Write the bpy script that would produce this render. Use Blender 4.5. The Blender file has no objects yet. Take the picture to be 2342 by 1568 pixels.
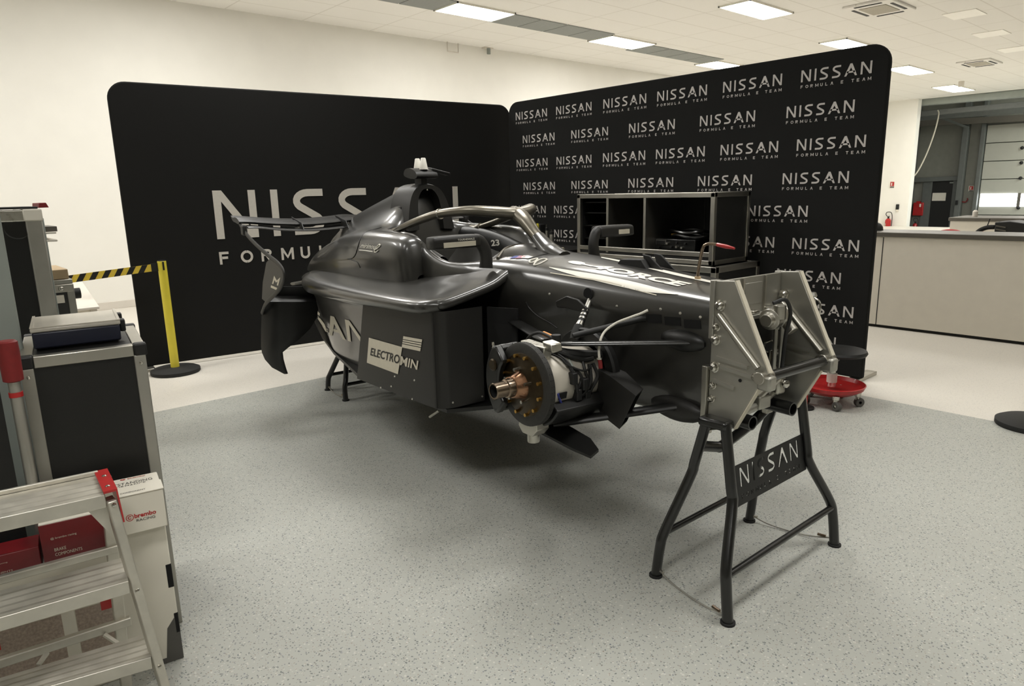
import bpy, bmesh, math, random
from mathutils import Vector, Matrix
from mathutils.bvhtree import BVHTree

random.seed(4)
SC = bpy.context.scene
COL = SC.collection
V = Vector
PI = math.pi

# ------------------------------------------------------------------ camera
IMG_W, IMG_H, FPX = 2342, 1568, 1587.6
CAM = V((0, 0, 1.45))
yaw, pit, rol = (math.radians(a) for a in (41.41, 12.37, 1.28))
_fw = V((math.sin(yaw) * math.cos(pit), math.cos(yaw) * math.cos(pit), -math.sin(pit)))
_rt = V((math.cos(yaw), -math.sin(yaw), 0))
_dn = _fw.cross(_rt)
RT = _rt * math.cos(rol) + _dn * math.sin(rol)
DN = _dn * math.cos(rol) - _rt * math.sin(rol)
FW = _fw
cam_d = bpy.data.cameras.new('camera')
cam = bpy.data.objects.new('camera', cam_d)
COL.objects.link(cam)
cam_d.sensor_fit = 'HORIZONTAL'
cam_d.sensor_width = 36
cam_d.lens = 36 * FPX / IMG_W
cam_d.clip_end = 200
cam.matrix_world = Matrix(((RT.x, -DN.x, -FW.x, 0), (RT.y, -DN.y, -FW.y, 0), (RT.z, -DN.z, -FW.z, CAM.z), (0, 0, 0, 1)))
SC.camera = cam

# ------------------------------------------------------------------ world, exposure, lamps
SC.view_settings.view_transform = 'Standard'
SC.view_settings.look = 'None'
SC.view_settings.gamma = 1
SC.view_settings.exposure = 0.12
SC.cycles.max_bounces = 8
SC.cycles.diffuse_bounces = 5
SC.cycles.glossy_bounces = 4
world = bpy.data.worlds.new('world')
SC.world = world
world.use_nodes = True
world.node_tree.nodes['Background'].inputs[0].default_value = (0.9, 0.88, 0.82, 1)
world.node_tree.nodes['Background'].inputs[1].default_value = 0.25
CEIL = 4.05
WARM = (1.0, 0.98, 0.94)
LAMP_W = 40.0        # watts of the ceiling panels outside the picture and of the added wall lamp
PANEL_E = 27.0       # glow of the ceiling panels in the picture
DAY_E = 6.0
# x, y, share of the full power, beam angle
lamp_spots = [(-0.6, 8.6, 1.5, 180), (3.0, 8.6, 1.5, 180)]
lamp_spots += [(-0.6, 5.9, 1.2, 165), (2.6, 5.9, 1.4, 165), (6.4, 5.9, 1.0, 165)]
lamp_spots += [(x, y, w, 125) for x, y, w in ((-0.6, 3.2, .55), (3.0, 3.2, .75), (6.6, 3.2, .4), (-0.6, .5, 1.0), (3.0, .5, .75), (6.6, .5, .25), (-0.6, -2.4, .9), (3.0, -2.4, .7), (6.6, -2.4, .5))]
lamp_spots += [(10.2, 3.2, 0.55, 150), (10.2, 0.5, 0.35, 150), (13.8, 3.2, 0.8, 165), (17.5, 3.2, 1.0, 180), (22.0, 4.0, 3.6, 180)]  # last lamp is unseen, added to brighten the white end wall
for lx, ly, sh_, ang in lamp_spots:
    ld = bpy.data.lights.new('unseen_ceiling_lamp', 'AREA')
    ld.shape = 'RECTANGLE'; ld.size = 1.2; ld.size_y = 0.6
    ld.energy = LAMP_W * sh_; ld.color = WARM; ld.spread = math.radians(ang)
    lo = bpy.data.objects.new('unseen_ceiling_lamp', ld)
    COL.objects.link(lo)
    lo.location = (lx, ly, CEIL - 0.03)
ld = bpy.data.lights.new('bay_fill', 'AREA')  # unseen fill light that brightens the bay
ld.size = 4; ld.energy = 750; ld.color = (0.95, 1.0, 0.92)
lo = bpy.data.objects.new('bay_fill', ld); COL.objects.link(lo)
lo.location = (27.2, 2.0, 5.2)

# ------------------------------------------------------------------ pixel rays onto known planes
def ray(u, v):
    return RT * ((u - IMG_W / 2) / FPX) + DN * ((v - IMG_H / 2) / FPX) + FW
def on_plane(u, v, p0, n):
    d = ray(u, v)
    return CAM + d * ((V(p0) - CAM).dot(V(n)) / d.dot(V(n)))
def at_x(u, v, x): return on_plane(u, v, (x, 0, 0), (1, 0, 0))
def at_y(u, v, y): return on_plane(u, v, (0, y, 0), (0, 1, 0))
def at_z(u, v, z): return on_plane(u, v, (0, 0, z), (0, 0, 1))

# the car's own frame: x across (near side negative), y rearwards from the bulkhead, z up
CAR_A = math.radians(5.5)
CAR_O = V((2.30, 1.25, 0))
CX = V((math.cos(CAR_A), -math.sin(CAR_A), 0))
CY = V((math.sin(CAR_A), math.cos(CAR_A), 0))
def to_car(p):
    q = p - CAR_O
    return V((q.dot(CX), q.dot(CY), q.z))
def from_car(l): return CAR_O + CX * l[0] + CY * l[1] + V((0, 0, l[2]))
def cx(u, v, x): return to_car(on_plane(u, v, from_car((x, 0, 0)), CX))
def cy(u, v, y): return to_car(on_plane(u, v, from_car((0, y, 0)), CY))
def cz(u, v, z): return to_car(at_z(u, v, z))

# ------------------------------------------------------------------ materials
def lin(c):
    def f(a):
        a /= 255.0
        return a / 12.92 if a <= 0.04045 else ((a + 0.055) / 1.055) ** 2.4
    return (f(c[0]), f(c[1]), f(c[2]), 1)
def mat(name, col, rough=0.5, metal=0.0, coat=0.0, spec=0.5, noise=None, bump=None, emit=None, alpha=None, ior=None, coat_rough=0.1):
    m = bpy.data.materials.new(name)
    m.use_nodes = True
    nt = m.node_tree
    b = nt.nodes['Principled BSDF']
    c = lin(col)
    b.inputs['Base Color'].default_value = c
    b.inputs['Roughness'].default_value = rough
    b.inputs['Metallic'].default_value = metal
    b.inputs['Coat Weight'].default_value = coat
    b.inputs['Coat Roughness'].default_value = coat_rough
    b.inputs['Specular IOR Level'].default_value = spec
    if ior: b.inputs['IOR'].default_value = ior
    if emit:
        b.inputs['Emission Color'].default_value = (*emit[0], 1)
        b.inputs['Emission Strength'].default_value = emit[1]
    if alpha is not None: b.inputs['Alpha'].default_value = alpha
    tc = nt.nodes.new('ShaderNodeTexCoord')
    if noise:
        n = nt.nodes.new('ShaderNodeTexNoise')
        n.inputs['Scale'].default_value = noise[0]
        n.inputs['Detail'].default_value = 4
        nt.links.new(tc.outputs['Object'], n.inputs['Vector'])
        r = nt.nodes.new('ShaderNodeValToRGB')
        k = noise[1]
        r.color_ramp.elements[0].position = 0.3; r.color_ramp.elements[1].position = 0.7
        r.color_ramp.elements[0].color = (c[0] * (1 - k), c[1] * (1 - k), c[2] * (1 - k), 1)
        r.color_ramp.elements[1].color = (min(1, c[0] * (1 + k)), min(1, c[1] * (1 + k)), min(1, c[2] * (1 + k)), 1)
        nt.links.new(n.outputs['Fac'], r.inputs['Fac'])
        nt.links.new(r.outputs['Color'], b.inputs['Base Color'])
        if metal > 0.3:
            mr = nt.nodes.new('ShaderNodeMapRange')
            mr.inputs['To Min'].default_value = max(0.05, rough - 0.08)
            mr.inputs['To Max'].default_value = rough + 0.1
            nt.links.new(n.outputs['Fac'], mr.inputs['Value'])
            nt.links.new(mr.outputs['Result'], b.inputs['Roughness'])
    if bump:
        n2 = nt.nodes.new('ShaderNodeTexNoise')
        n2.inputs['Scale'].default_value = bump[0]
        nt.links.new(tc.outputs['Object'], n2.inputs['Vector'])
        bp = nt.nodes.new('ShaderNodeBump')
        bp.inputs['Strength'].default_value = bump[1]
        bp.inputs['Distance'].default_value = 0.002
        nt.links.new(n2.outputs['Fac'], bp.inputs['Height'])
        nt.links.new(bp.outputs['Normal'], b.inputs['Normal'])
    return m

M = {}
M['low_bounce_wall'] = mat('low_bounce_grey', (150, 148, 140), 0.8, noise=(3, 0.02))  # for the unseen walls, greyed to cut their bounce light
M['wall'] = mat('wall_paint', (239, 237, 230), 0.75, noise=(3, 0.015))
M['wall_grey'] = mat('bay_cladding', (128, 128, 120), 0.6, noise=(6, 0.05))
M['bay_dark'] = mat('bay_steel', (98, 101, 98), 0.5, noise=(8, 0.06))
M['bay_floor'] = mat('bay_floor', (120, 120, 115), 0.6, noise=(5, 0.08))
M['fabric'] = mat('black_fabric', (30, 30, 29), 0.95, spec=0.2, bump=(400, 0.15), noise=(900, 0.12))
M['print'] = mat('white_print', (208, 203, 194), 0.8, noise=(60, 0.03))
M['print2'] = mat('grey_print', (196, 191, 186), 0.8, noise=(60, 0.03))
M['carbon'] = mat('carbon_bodywork', (46, 45, 42), 0.34, spec=0.6, coat=0.6, noise=(500, 0.12), coat_rough=0.13)
M['carbon_m'] = mat('matt_carbon', (30, 29, 27), 0.48, spec=0.5, noise=(400, 0.2))
M['carbon_k'] = mat('dark_carbon', (20, 20, 19), 0.42, spec=0.5, noise=(300, 0.2))
M['black'] = mat('black_plastic', (22, 22, 21), 0.55, noise=(200, 0.1))
M['black_s'] = mat('black_paint', (22, 22, 21), 0.28, coat=0.3, noise=(80, 0.1))
M['rubber'] = mat('black_rubber', (30, 30, 29), 0.8, noise=(150, 0.15))
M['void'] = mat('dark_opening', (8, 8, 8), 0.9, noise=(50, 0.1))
M['alu'] = mat('aluminium', (190, 187, 178), 0.34, 1.0, noise=(7, 0.08))
M['alu_b'] = mat('bright_aluminium', (215, 212, 203), 0.28, 1.0, noise=(40, 0.06))
M['alu_d'] = mat('dull_aluminium', (174, 172, 164), 0.42, 0.85, noise=(9, 0.07))
M['ladder'] = mat('ladder_aluminium', (205, 201, 190), 0.45, 0.8, noise=(18, 0.1))
M['chrome'] = mat('polished_steel', (205, 202, 194), 0.2, 1.0, noise=(6, 0.05))
M['white_m'] = mat('silvered_shroud', (196, 190, 178), 0.4, 0.25, noise=(14, 0.06))
M['halo'] = mat('titanium_halo', (138, 133, 122), 0.3, 0.9, noise=(3, 0.05))
M['bell'] = mat('bronze_bell', (62, 52, 36), 0.36, 0.75, noise=(50, 0.2))
M['disc'] = mat('carbon_disc', (40, 39, 36), 0.6, noise=(90, 0.2))
M['bronze'] = mat('bronze_hub', (146, 130, 114), 0.22, 1.0, noise=(9, 0.12))
M['copper'] = mat('heat_tinted_steel', (160, 122, 96), 0.24, 1.0, noise=(12, 0.2))
M['gold'] = mat('gold_bobbin', (196, 156, 84), 0.3, 1.0, noise=(60, 0.1))
M['white'] = mat('white_sticker', (238, 235, 224), 0.4, noise=(40, 0.02))
M['cream'] = mat('cream_sticker_lit_edge', (205, 198, 180), 0.55, noise=(40, 0.03))  # also paints the lit look of the fixture plate edges
M['red'] = mat('red_paint', (176, 30, 30), 0.35, coat=0.3, noise=(30, 0.08))
M['red_d'] = mat('dark_red_grip', (122, 26, 26), 0.6, noise=(40, 0.12))
M['red_card'] = mat('red_card', (108, 19, 24), 0.42, noise=(7, 0.25))
M['yellow'] = mat('yellow_paint', (222, 206, 66), 0.45, noise=(10, 0.04))
M['belt_y'] = mat('yellow_webbing', (226, 196, 66), 0.7, noise=(200, 0.06))
M['orange'] = mat('orange_fitting', (216, 140, 46), 0.4, noise=(30, 0.1))
M['blue'] = mat('blue_plastic', (22, 26, 44), 0.45, noise=(30, 0.08))
M['blue_d'] = mat('blue_print', (52, 62, 140), 0.5, noise=(30, 0.05))
M['card'] = mat('white_card', (222, 217, 203), 0.6, noise=(9, 0.03))
M['card_print'] = mat('printed_card', (166, 150, 138), 0.7, noise=(140, 0.25))
M['brown'] = mat('brown_card', (178, 156, 124), 0.8, noise=(12, 0.06))
M['grey_p'] = mat('grey_paint', (142, 148, 142), 0.5, noise=(10, 0.03))
M['grey_l'] = mat('light_grey_panel', (226, 220, 207), 0.55, noise=(10, 0.02))
M['grey_k'] = mat('dark_grey_laminate', (96, 92, 84), 0.4, noise=(20, 0.05))
M['grey_d'] = mat('dark_grey_print', (84, 82, 78), 0.6, noise=(12, 0.05))
M['light_grey'] = mat('pale_grey_metal', (216, 210, 200), 0.5, noise=(10, 0.02))
M['tile_dark'] = mat('dark_ceiling_tile', (138, 141, 138), 0.8, noise=(30, 0.04))
M['tile_off'] = mat('unlit_ceiling_panel', (252, 250, 244), 0.6, noise=(10, 0.01))
M['vent'] = mat('vent_grille', (170, 164, 150), 0.7, noise=(60, 0.08))
M['rope'] = mat('pale_rope', (190, 186, 170), 0.8, noise=(90, 0.1))
M['hose'] = mat('white_braided_hose', (214, 210, 198), 0.5, noise=(300, 0.2))
M['panel_on'] = mat('lit_panel', (255, 255, 250), 0.5, emit=((1.0, 0.98, 0.94), PANEL_E))
M['day'] = mat('daylit_pane', (255, 255, 255), 0.3, emit=((0.95, 0.98, 1.0), DAY_E))
M['exit'] = mat('green_sign', (40, 200, 120), 0.4, emit=((0.15, 0.9, 0.45), 0.8))
M['door_sec'] = mat('sectional_door', (176, 175, 165), 0.5, noise=(5, 0.02))
M['glass'] = mat('mirror_glass', (60, 62, 66), 0.05, 0.9, noise=(10, 0.05))
M['clear'] = mat('clear_plastic', (206, 200, 186), 0.16, 0.0, alpha=0.72, noise=(6, 0.06))

def floor_material():
    m = bpy.data.materials.new('speckled_vinyl')
    m.use_nodes = True
    nt = m.node_tree; N = nt.nodes; Lk = nt.links
    b = N['Principled BSDF']
    b.inputs['Roughness'].default_value = 0.5
    b.inputs['Specular IOR Level'].default_value = 0.35
    tc = N.new('ShaderNodeTexCoord')
    sep = N.new('ShaderNodeSeparateXYZ')
    Lk.new(tc.outputs['Object'], sep.inputs[0])
    def math_(op, a, bb):
        n = N.new('ShaderNodeMath'); n.operation = op
        for i, s in enumerate((a, bb)):
            if isinstance(s, (int, float)): n.inputs[i].default_value = s
            else: Lk.new(s, n.inputs[i])
        return n.outputs[0]
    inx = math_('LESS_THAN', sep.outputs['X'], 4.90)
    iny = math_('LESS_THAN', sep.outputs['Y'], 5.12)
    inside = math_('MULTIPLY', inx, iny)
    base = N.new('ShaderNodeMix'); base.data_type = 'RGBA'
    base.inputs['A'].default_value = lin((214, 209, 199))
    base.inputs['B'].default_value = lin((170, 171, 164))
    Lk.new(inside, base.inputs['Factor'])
    cur = base.outputs['Result']
    def specks(scale, thr, colour, seed, strength):
        nonlocal cur
        vo = N.new('ShaderNodeTexVoronoi'); vo.inputs['Scale'].default_value = scale
        mp = N.new('ShaderNodeMapping'); mp.inputs['Location'].default_value = (seed, seed * 1.7, 0)
        ns = N.new('ShaderNodeTexNoise'); ns.inputs['Scale'].default_value = scale * 0.8
        Lk.new(tc.outputs['Object'], mp.inputs['Vector'])
        ad = N.new('ShaderNodeVectorMath'); ad.operation = 'MULTIPLY_ADD'
        ad.inputs[1].default_value = (0.012, 0.012, 0)
        Lk.new(mp.outputs['Vector'], ns.inputs['Vector'])
        Lk.new(ns.outputs['Color'], ad.inputs[0]); Lk.new(mp.outputs['Vector'], ad.inputs[2])
        Lk.new(ad.outputs[0], vo.inputs['Vector'])
        sc = N.new('ShaderNodeSeparateColor'); Lk.new(vo.outputs['Color'], sc.inputs[0])
        near = math_('LESS_THAN', vo.outputs['Distance'], thr)
        pick = math_('LESS_THAN', sc.outputs[0], 0.55)
        f = math_('MULTIPLY', math_('MULTIPLY', near, pick), strength)
        mx = N.new('ShaderNodeMix'); mx.data_type = 'RGBA'
        Lk.new(f, mx.inputs['Factor']); Lk.new(cur, mx.inputs['A']); mx.inputs['B'].default_value = lin(colour)
        cur = mx.outputs['Result']
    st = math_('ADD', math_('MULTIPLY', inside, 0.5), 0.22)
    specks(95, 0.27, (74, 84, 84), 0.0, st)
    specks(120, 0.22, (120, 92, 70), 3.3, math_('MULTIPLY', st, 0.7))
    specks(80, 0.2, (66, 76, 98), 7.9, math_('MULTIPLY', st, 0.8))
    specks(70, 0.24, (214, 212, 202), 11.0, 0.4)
    Lk.new(cur, b.inputs['Base Color'])
    return m
def ceiling_material():
    m = bpy.data.materials.new('ceiling_tiles')
    m.use_nodes = True
    nt = m.node_tree; N = nt.nodes; Lk = nt.links
    b = N['Principled BSDF']; b.inputs['Roughness'].default_value = 0.85
    tc = N.new('ShaderNodeTexCoord'); sep = N.new('ShaderNodeSeparateXYZ')
    Lk.new(tc.outputs['Object'], sep.inputs[0])
    outs = []
    for ax, off in (('X', 0.3), ('Y', 0.12)):
        a = N.new('ShaderNodeMath'); a.operation = 'ADD'; a.inputs[1].default_value = 60 + off
        Lk.new(sep.outputs[ax], a.inputs[0])
        d = N.new('ShaderNodeMath'); d.operation = 'MODULO'; d.inputs[1].default_value = 1.17 if ax == 'X' else 0.585
        Lk.new(a.outputs[0], d.inputs[0])
        l = N.new('ShaderNodeMath'); l.operation = 'LESS_THAN'; l.inputs[1].default_value = 0.02
        Lk.new(d.outputs[0], l.inputs[0]); outs.append(l)
    mxv = N.new('ShaderNodeMath'); mxv.operation = 'MAXIMUM'
    Lk.new(outs[0].outputs[0], mxv.inputs[0]); Lk.new(outs[1].outputs[0], mxv.inputs[1])
    mx = N.new('ShaderNodeMix'); mx.data_type = 'RGBA'
    mx.inputs['A'].default_value = lin((231, 229, 224)); mx.inputs['B'].default_value = lin((214, 211, 204))
    Lk.new(mxv.outputs[0], mx.inputs['Factor'])
    Lk.new(mx.outputs['Result'], b.inputs['Base Color'])
    return m
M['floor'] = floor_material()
M['ceiling'] = ceiling_material()

# ------------------------------------------------------------------ mesh building
def smooth_path(pts, n=6, closed=False):
    pts = [V(p) for p in pts]
    if n <= 1 or len(pts) < 3: return pts
    out = []
    cnt = len(pts)
    segs = cnt if closed else cnt - 1
    for i in range(segs):
        if closed:
            p0, p1, p2, p3 = (pts[(i + k - 1) % cnt] for k in range(4))
        else:
            p1, p2 = pts[i], pts[i + 1]
            p0 = pts[i - 1] if i > 0 else p1 * 2 - p2
            p3 = pts[i + 2] if i + 2 < cnt else p2 * 2 - p1
        for k in range(n):
            t = k / n
            out.append(0.5 * ((2 * p1) + (p2 - p0) * t + (2 * p0 - 5 * p1 + 4 * p2 - p3) * t * t + (3 * p1 - p0 - 3 * p2 + p3) * t ** 3))
    if not closed: out.append(pts[-1])
    return out
def frame_of(d):
    d = V(d).normalized()
    a = V((0, 0, 1)) if abs(d.z) < 0.9 else V((1, 0, 0))
    x = a.cross(d).normalized()
    return x, d.cross(x).normalized(), d

class MB:
    def __init__(self): self.v = []; self.f = []
    def add(self, vs, fs):
        o = len(self.v)
        self.v += [V(p) for p in vs]
        self.f += [tuple(i + o for i in f) for f in fs]
        return self
    def box(self, x0, x1, y0, y1, z0, z1):
        return self.hexa([(x0, y0, z0), (x1, y0, z0), (x1, y1, z0), (x0, y1, z0)], (0, 0, z1 - z0))
    def hexa(self, quad, off):
        return self.prism(quad, off)
    def prism(self, poly, off):
        n = len(poly); off = V(off)
        a = [V(p) for p in poly]
        vs = a + [p + off for p in a]
        fs = [tuple(range(n))[::-1], tuple(range(n, 2 * n))] + [(i, (i + 1) % n, n + (i + 1) % n, n + i) for i in range(n)]
        return self.add(vs, fs)
    def obox(self, c, size, ax=None):
        X, Y, Z = ax if ax else (V((1, 0, 0)), V((0, 1, 0)), V((0, 0, 1)))
        c = V(c); hx, hy, hz = (s / 2 for s in size)
        q = [c + X * sx * hx + Y * sy * hy - Z * hz for sx, sy in ((-1, -1), (1, -1), (1, 1), (-1, 1))]
        return self.prism(q, Z * 2 * hz)
    def bar(self, a, b, w, h=None, up=None):
        a, b = V(a), V(b); d = (b - a)
        x, y, z = frame_of(d)
        if up is not None:
            y = (V(up) - z * V(up).dot(z)).normalized(); x = y.cross(z)
        h = h or w
        q = [a + x * sx * w / 2 + y * sy * h / 2 for sx, sy in ((-1, -1), (1, -1), (1, 1), (-1, 1))]
        return self.prism(q, d)
    def tube(self, pts, r, n=12, sm=0, closed=False, flat=1.0, up=None):
        if sm: 
            rs = r if isinstance(r, (list, tuple)) else None
            if rs:
                q = smooth_path([(*p,) for p in pts], sm, closed)
                m = len(rs) - 1
                rad = [rs[min(m, int(i / sm))] * (1 - (i / sm) % 1) + rs[min(m, int(i / sm) + 1)] * ((i / sm) % 1) for i in range(len(q))]
                pts, r = q, rad
            else: pts = smooth_path(pts, sm, closed)
        pts = [V(p) for p in pts]
        m = len(pts)
        rings = []
        prev = None
        for i, p in enumerate(pts):
            if closed: d = pts[(i + 1) % m] - pts[i - 1]
            else: d = pts[min(i + 1, m - 1)] - pts[max(i - 1, 0)]
            d.normalize()
            if up is not None:
                y = V(up) - d * V(up).dot(d); y.normalize(); x = y.cross(d)
            elif prev is None: x, y, _ = frame_of(d)
            else:
                x = prev - d * prev.dot(d); x.normalize(); y = d.cross(x)
            prev = x
            rr = r[i] if isinstance(r, (list, tuple)) else r
            rings.append([p + x * rr * math.cos(2 * PI * k / n) + y * rr * flat * math.sin(2 * PI * k / n) for k in range(n)])
        vs = [p for ring in rings for p in ring]
        fs = []
        for i in range(m if closed else m - 1):
            j = (i + 1) % m
            for k in range(n): fs.append((i * n + k, i * n + (k + 1) % n, j * n + (k + 1) % n, j * n + k))
        if not closed: fs += [tuple(range(n))[::-1], tuple(range((m - 1) * n, m * n))]
        return self.add(vs, fs)
    def lathe(self, prof, o, axis=(0, 0, 1), n=32, a0=0.0, a1=2 * PI):
        x, y, z = frame_of(axis); o = V(o)
        full = abs(a1 - a0) > 2 * PI - 1e-4
        steps = n if full else n + 1
        vs = []; fs = []
        m = len(prof)
        for k in range(steps):
            a = a0 + (a1 - a0) * k / n
            for r, t in prof: vs.append(o + (x * math.cos(a) + y * math.sin(a)) * r + z * t)
        for k in range(n):
            k2 = (k + 1) % steps
            for i in range(m - 1): fs.append((k * m + i, k * m + i + 1, k2 * m + i + 1, k2 * m + i))
        if not full:
            fs.append(tuple(range(m))); fs.append(tuple(range((steps - 1) * m, steps * m))[::-1])
        return self.add(vs, fs)
    def cyl(self, a, b, r, n=20, r2=None):
        a, b = V(a), V(b)
        return self.lathe([(0, 0), (r, 0), (r if r2 is None else r2, (b - a).length), (0, (b - a).length)], a, b - a, n)
    def grid(self, rows, closed_u=False):
        nr, nc = len(rows), len(rows[0])
        vs = [p for r in rows for p in r]
        fs = []
        for i in range(nr - 1):
            for j in range(nc if closed_u else nc - 1):
                fs.append((i * nc + j, i * nc + (j + 1) % nc, (i + 1) * nc + (j + 1) % nc, (i + 1) * nc + j))
        return self.add(vs, fs)
    def sheet(self, poly, thick):
        return self.prism([V(p) - V(thick) / 2 for p in poly], thick)
    def ball(self, c, r, n=12, sc=(1, 1, 1)):
        c = V(c); m = n // 2
        rows = [[c + V((r * sc[0] * math.sin(PI * i / m) * math.cos(2 * PI * k / n), r * sc[1] * math.sin(PI * i / m) * math.sin(2 * PI * k / n), r * sc[2] * math.cos(PI * i / m))) for k in range(n)] for i in range(m + 1)]
        return self.grid(rows, True)
    def mirror_x(self):
        o = MB(); o.v = [V((-p.x, p.y, p.z)) for p in self.v]; o.f = [tuple(reversed(f)) for f in self.f]
        return o
    def moved(self, mtx):
        o = MB(); o.v = [mtx @ p for p in self.v]; o.f = list(self.f); return o

def mk_mesh(name, mb, m, inv=None, smooth=35, weld=True):
    me = bpy.data.meshes.new(name)
    vs = [inv @ p for p in mb.v] if inv else mb.v
    me.from_pydata([tuple(p) for p in vs], [], mb.f)
    bm = bmesh.new(); bm.from_mesh(me)
    if weld: bmesh.ops.remove_doubles(bm, verts=bm.verts, dist=1e-5)
    bmesh.ops.recalc_face_normals(bm, faces=bm.faces)
    bm.to_mesh(me); bm.free()
    me.materials.append(m)
    if smooth:
        me.polygons.foreach_set('use_smooth', [True] * len(me.polygons))
        me.set_sharp_from_angle(angle=math.radians(smooth))
    me.update()
    return me
ROOTINV = {}
def part(name, mb, m, parent=None, world=True, bevel=0, smooth=35, seg=2, label=None, weld=True):
    inv = None
    if parent is not None and world:
        r = parent
        while r.parent is not None: r = r.parent
        inv = ROOTINV.get(r.name)
    o = bpy.data.objects.new(name, mk_mesh(name, mb, m, inv, smooth, weld))
    COL.objects.link(o)
    if parent is not None: o.parent = parent
    if bevel:
        bv = o.modifiers.new('bevel', 'BEVEL'); bv.width = bevel; bv.segments = seg; bv.limit_method = 'ANGLE'; bv.angle_limit = math.radians(40)
    if label: o['label'] = label
    return o
def thing(name, label, cat, loc=(0, 0, 0), rz=0.0, group=None):
    o = bpy.data.objects.new(name, None); COL.objects.link(o)
    o.empty_display_size = 0.1
    o.location = loc; o.rotation_euler = (0, 0, rz)
    o['label'] = label; o['category'] = cat
    if group: o['group'] = group
    ROOTINV[o.name] = (Matrix.Translation(V(loc)) @ Matrix.Rotation(rz, 4, 'Z')).inverted()
    return o
def solo(name, label, cat, mb, m, group=None, **k):
    o = part(name, mb, m, None, **k)
    o['label'] = label; o['category'] = cat
    if group: o['group'] = group
    return o
def struct(name, mb, m, parent=None, **k):
    k.setdefault('smooth', 0)
    o = part(name, mb, m, parent, **k)
    if parent is None: o['kind'] = 'structure'
    return o
def dup(root, loc, rz=None, label=None):
    r = root.copy(); COL.objects.link(r); r.location = loc
    if rz is not None: r.rotation_euler = (0, 0, rz)
    if label: r['label'] = label
    for ch in list(root.children):
        c = ch.copy(); COL.objects.link(c); c.parent = r
        for g in list(ch.children):
            d = g.copy(); COL.objects.link(d); d.parent = c
    return r

def loft(secs, nl=5, npf=4, mirror=False, closed=False):
    """secs: sections of equal point counts; smoothed along the profile and along the length"""
    rows = [smooth_path(s, npf, closed) for s in secs]
    cols = [smooth_path([r[j] for r in rows], nl) for j in range(len(rows[0]))]
    return [[c[i] for c in cols] for i in range(len(cols[0]))]

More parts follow.
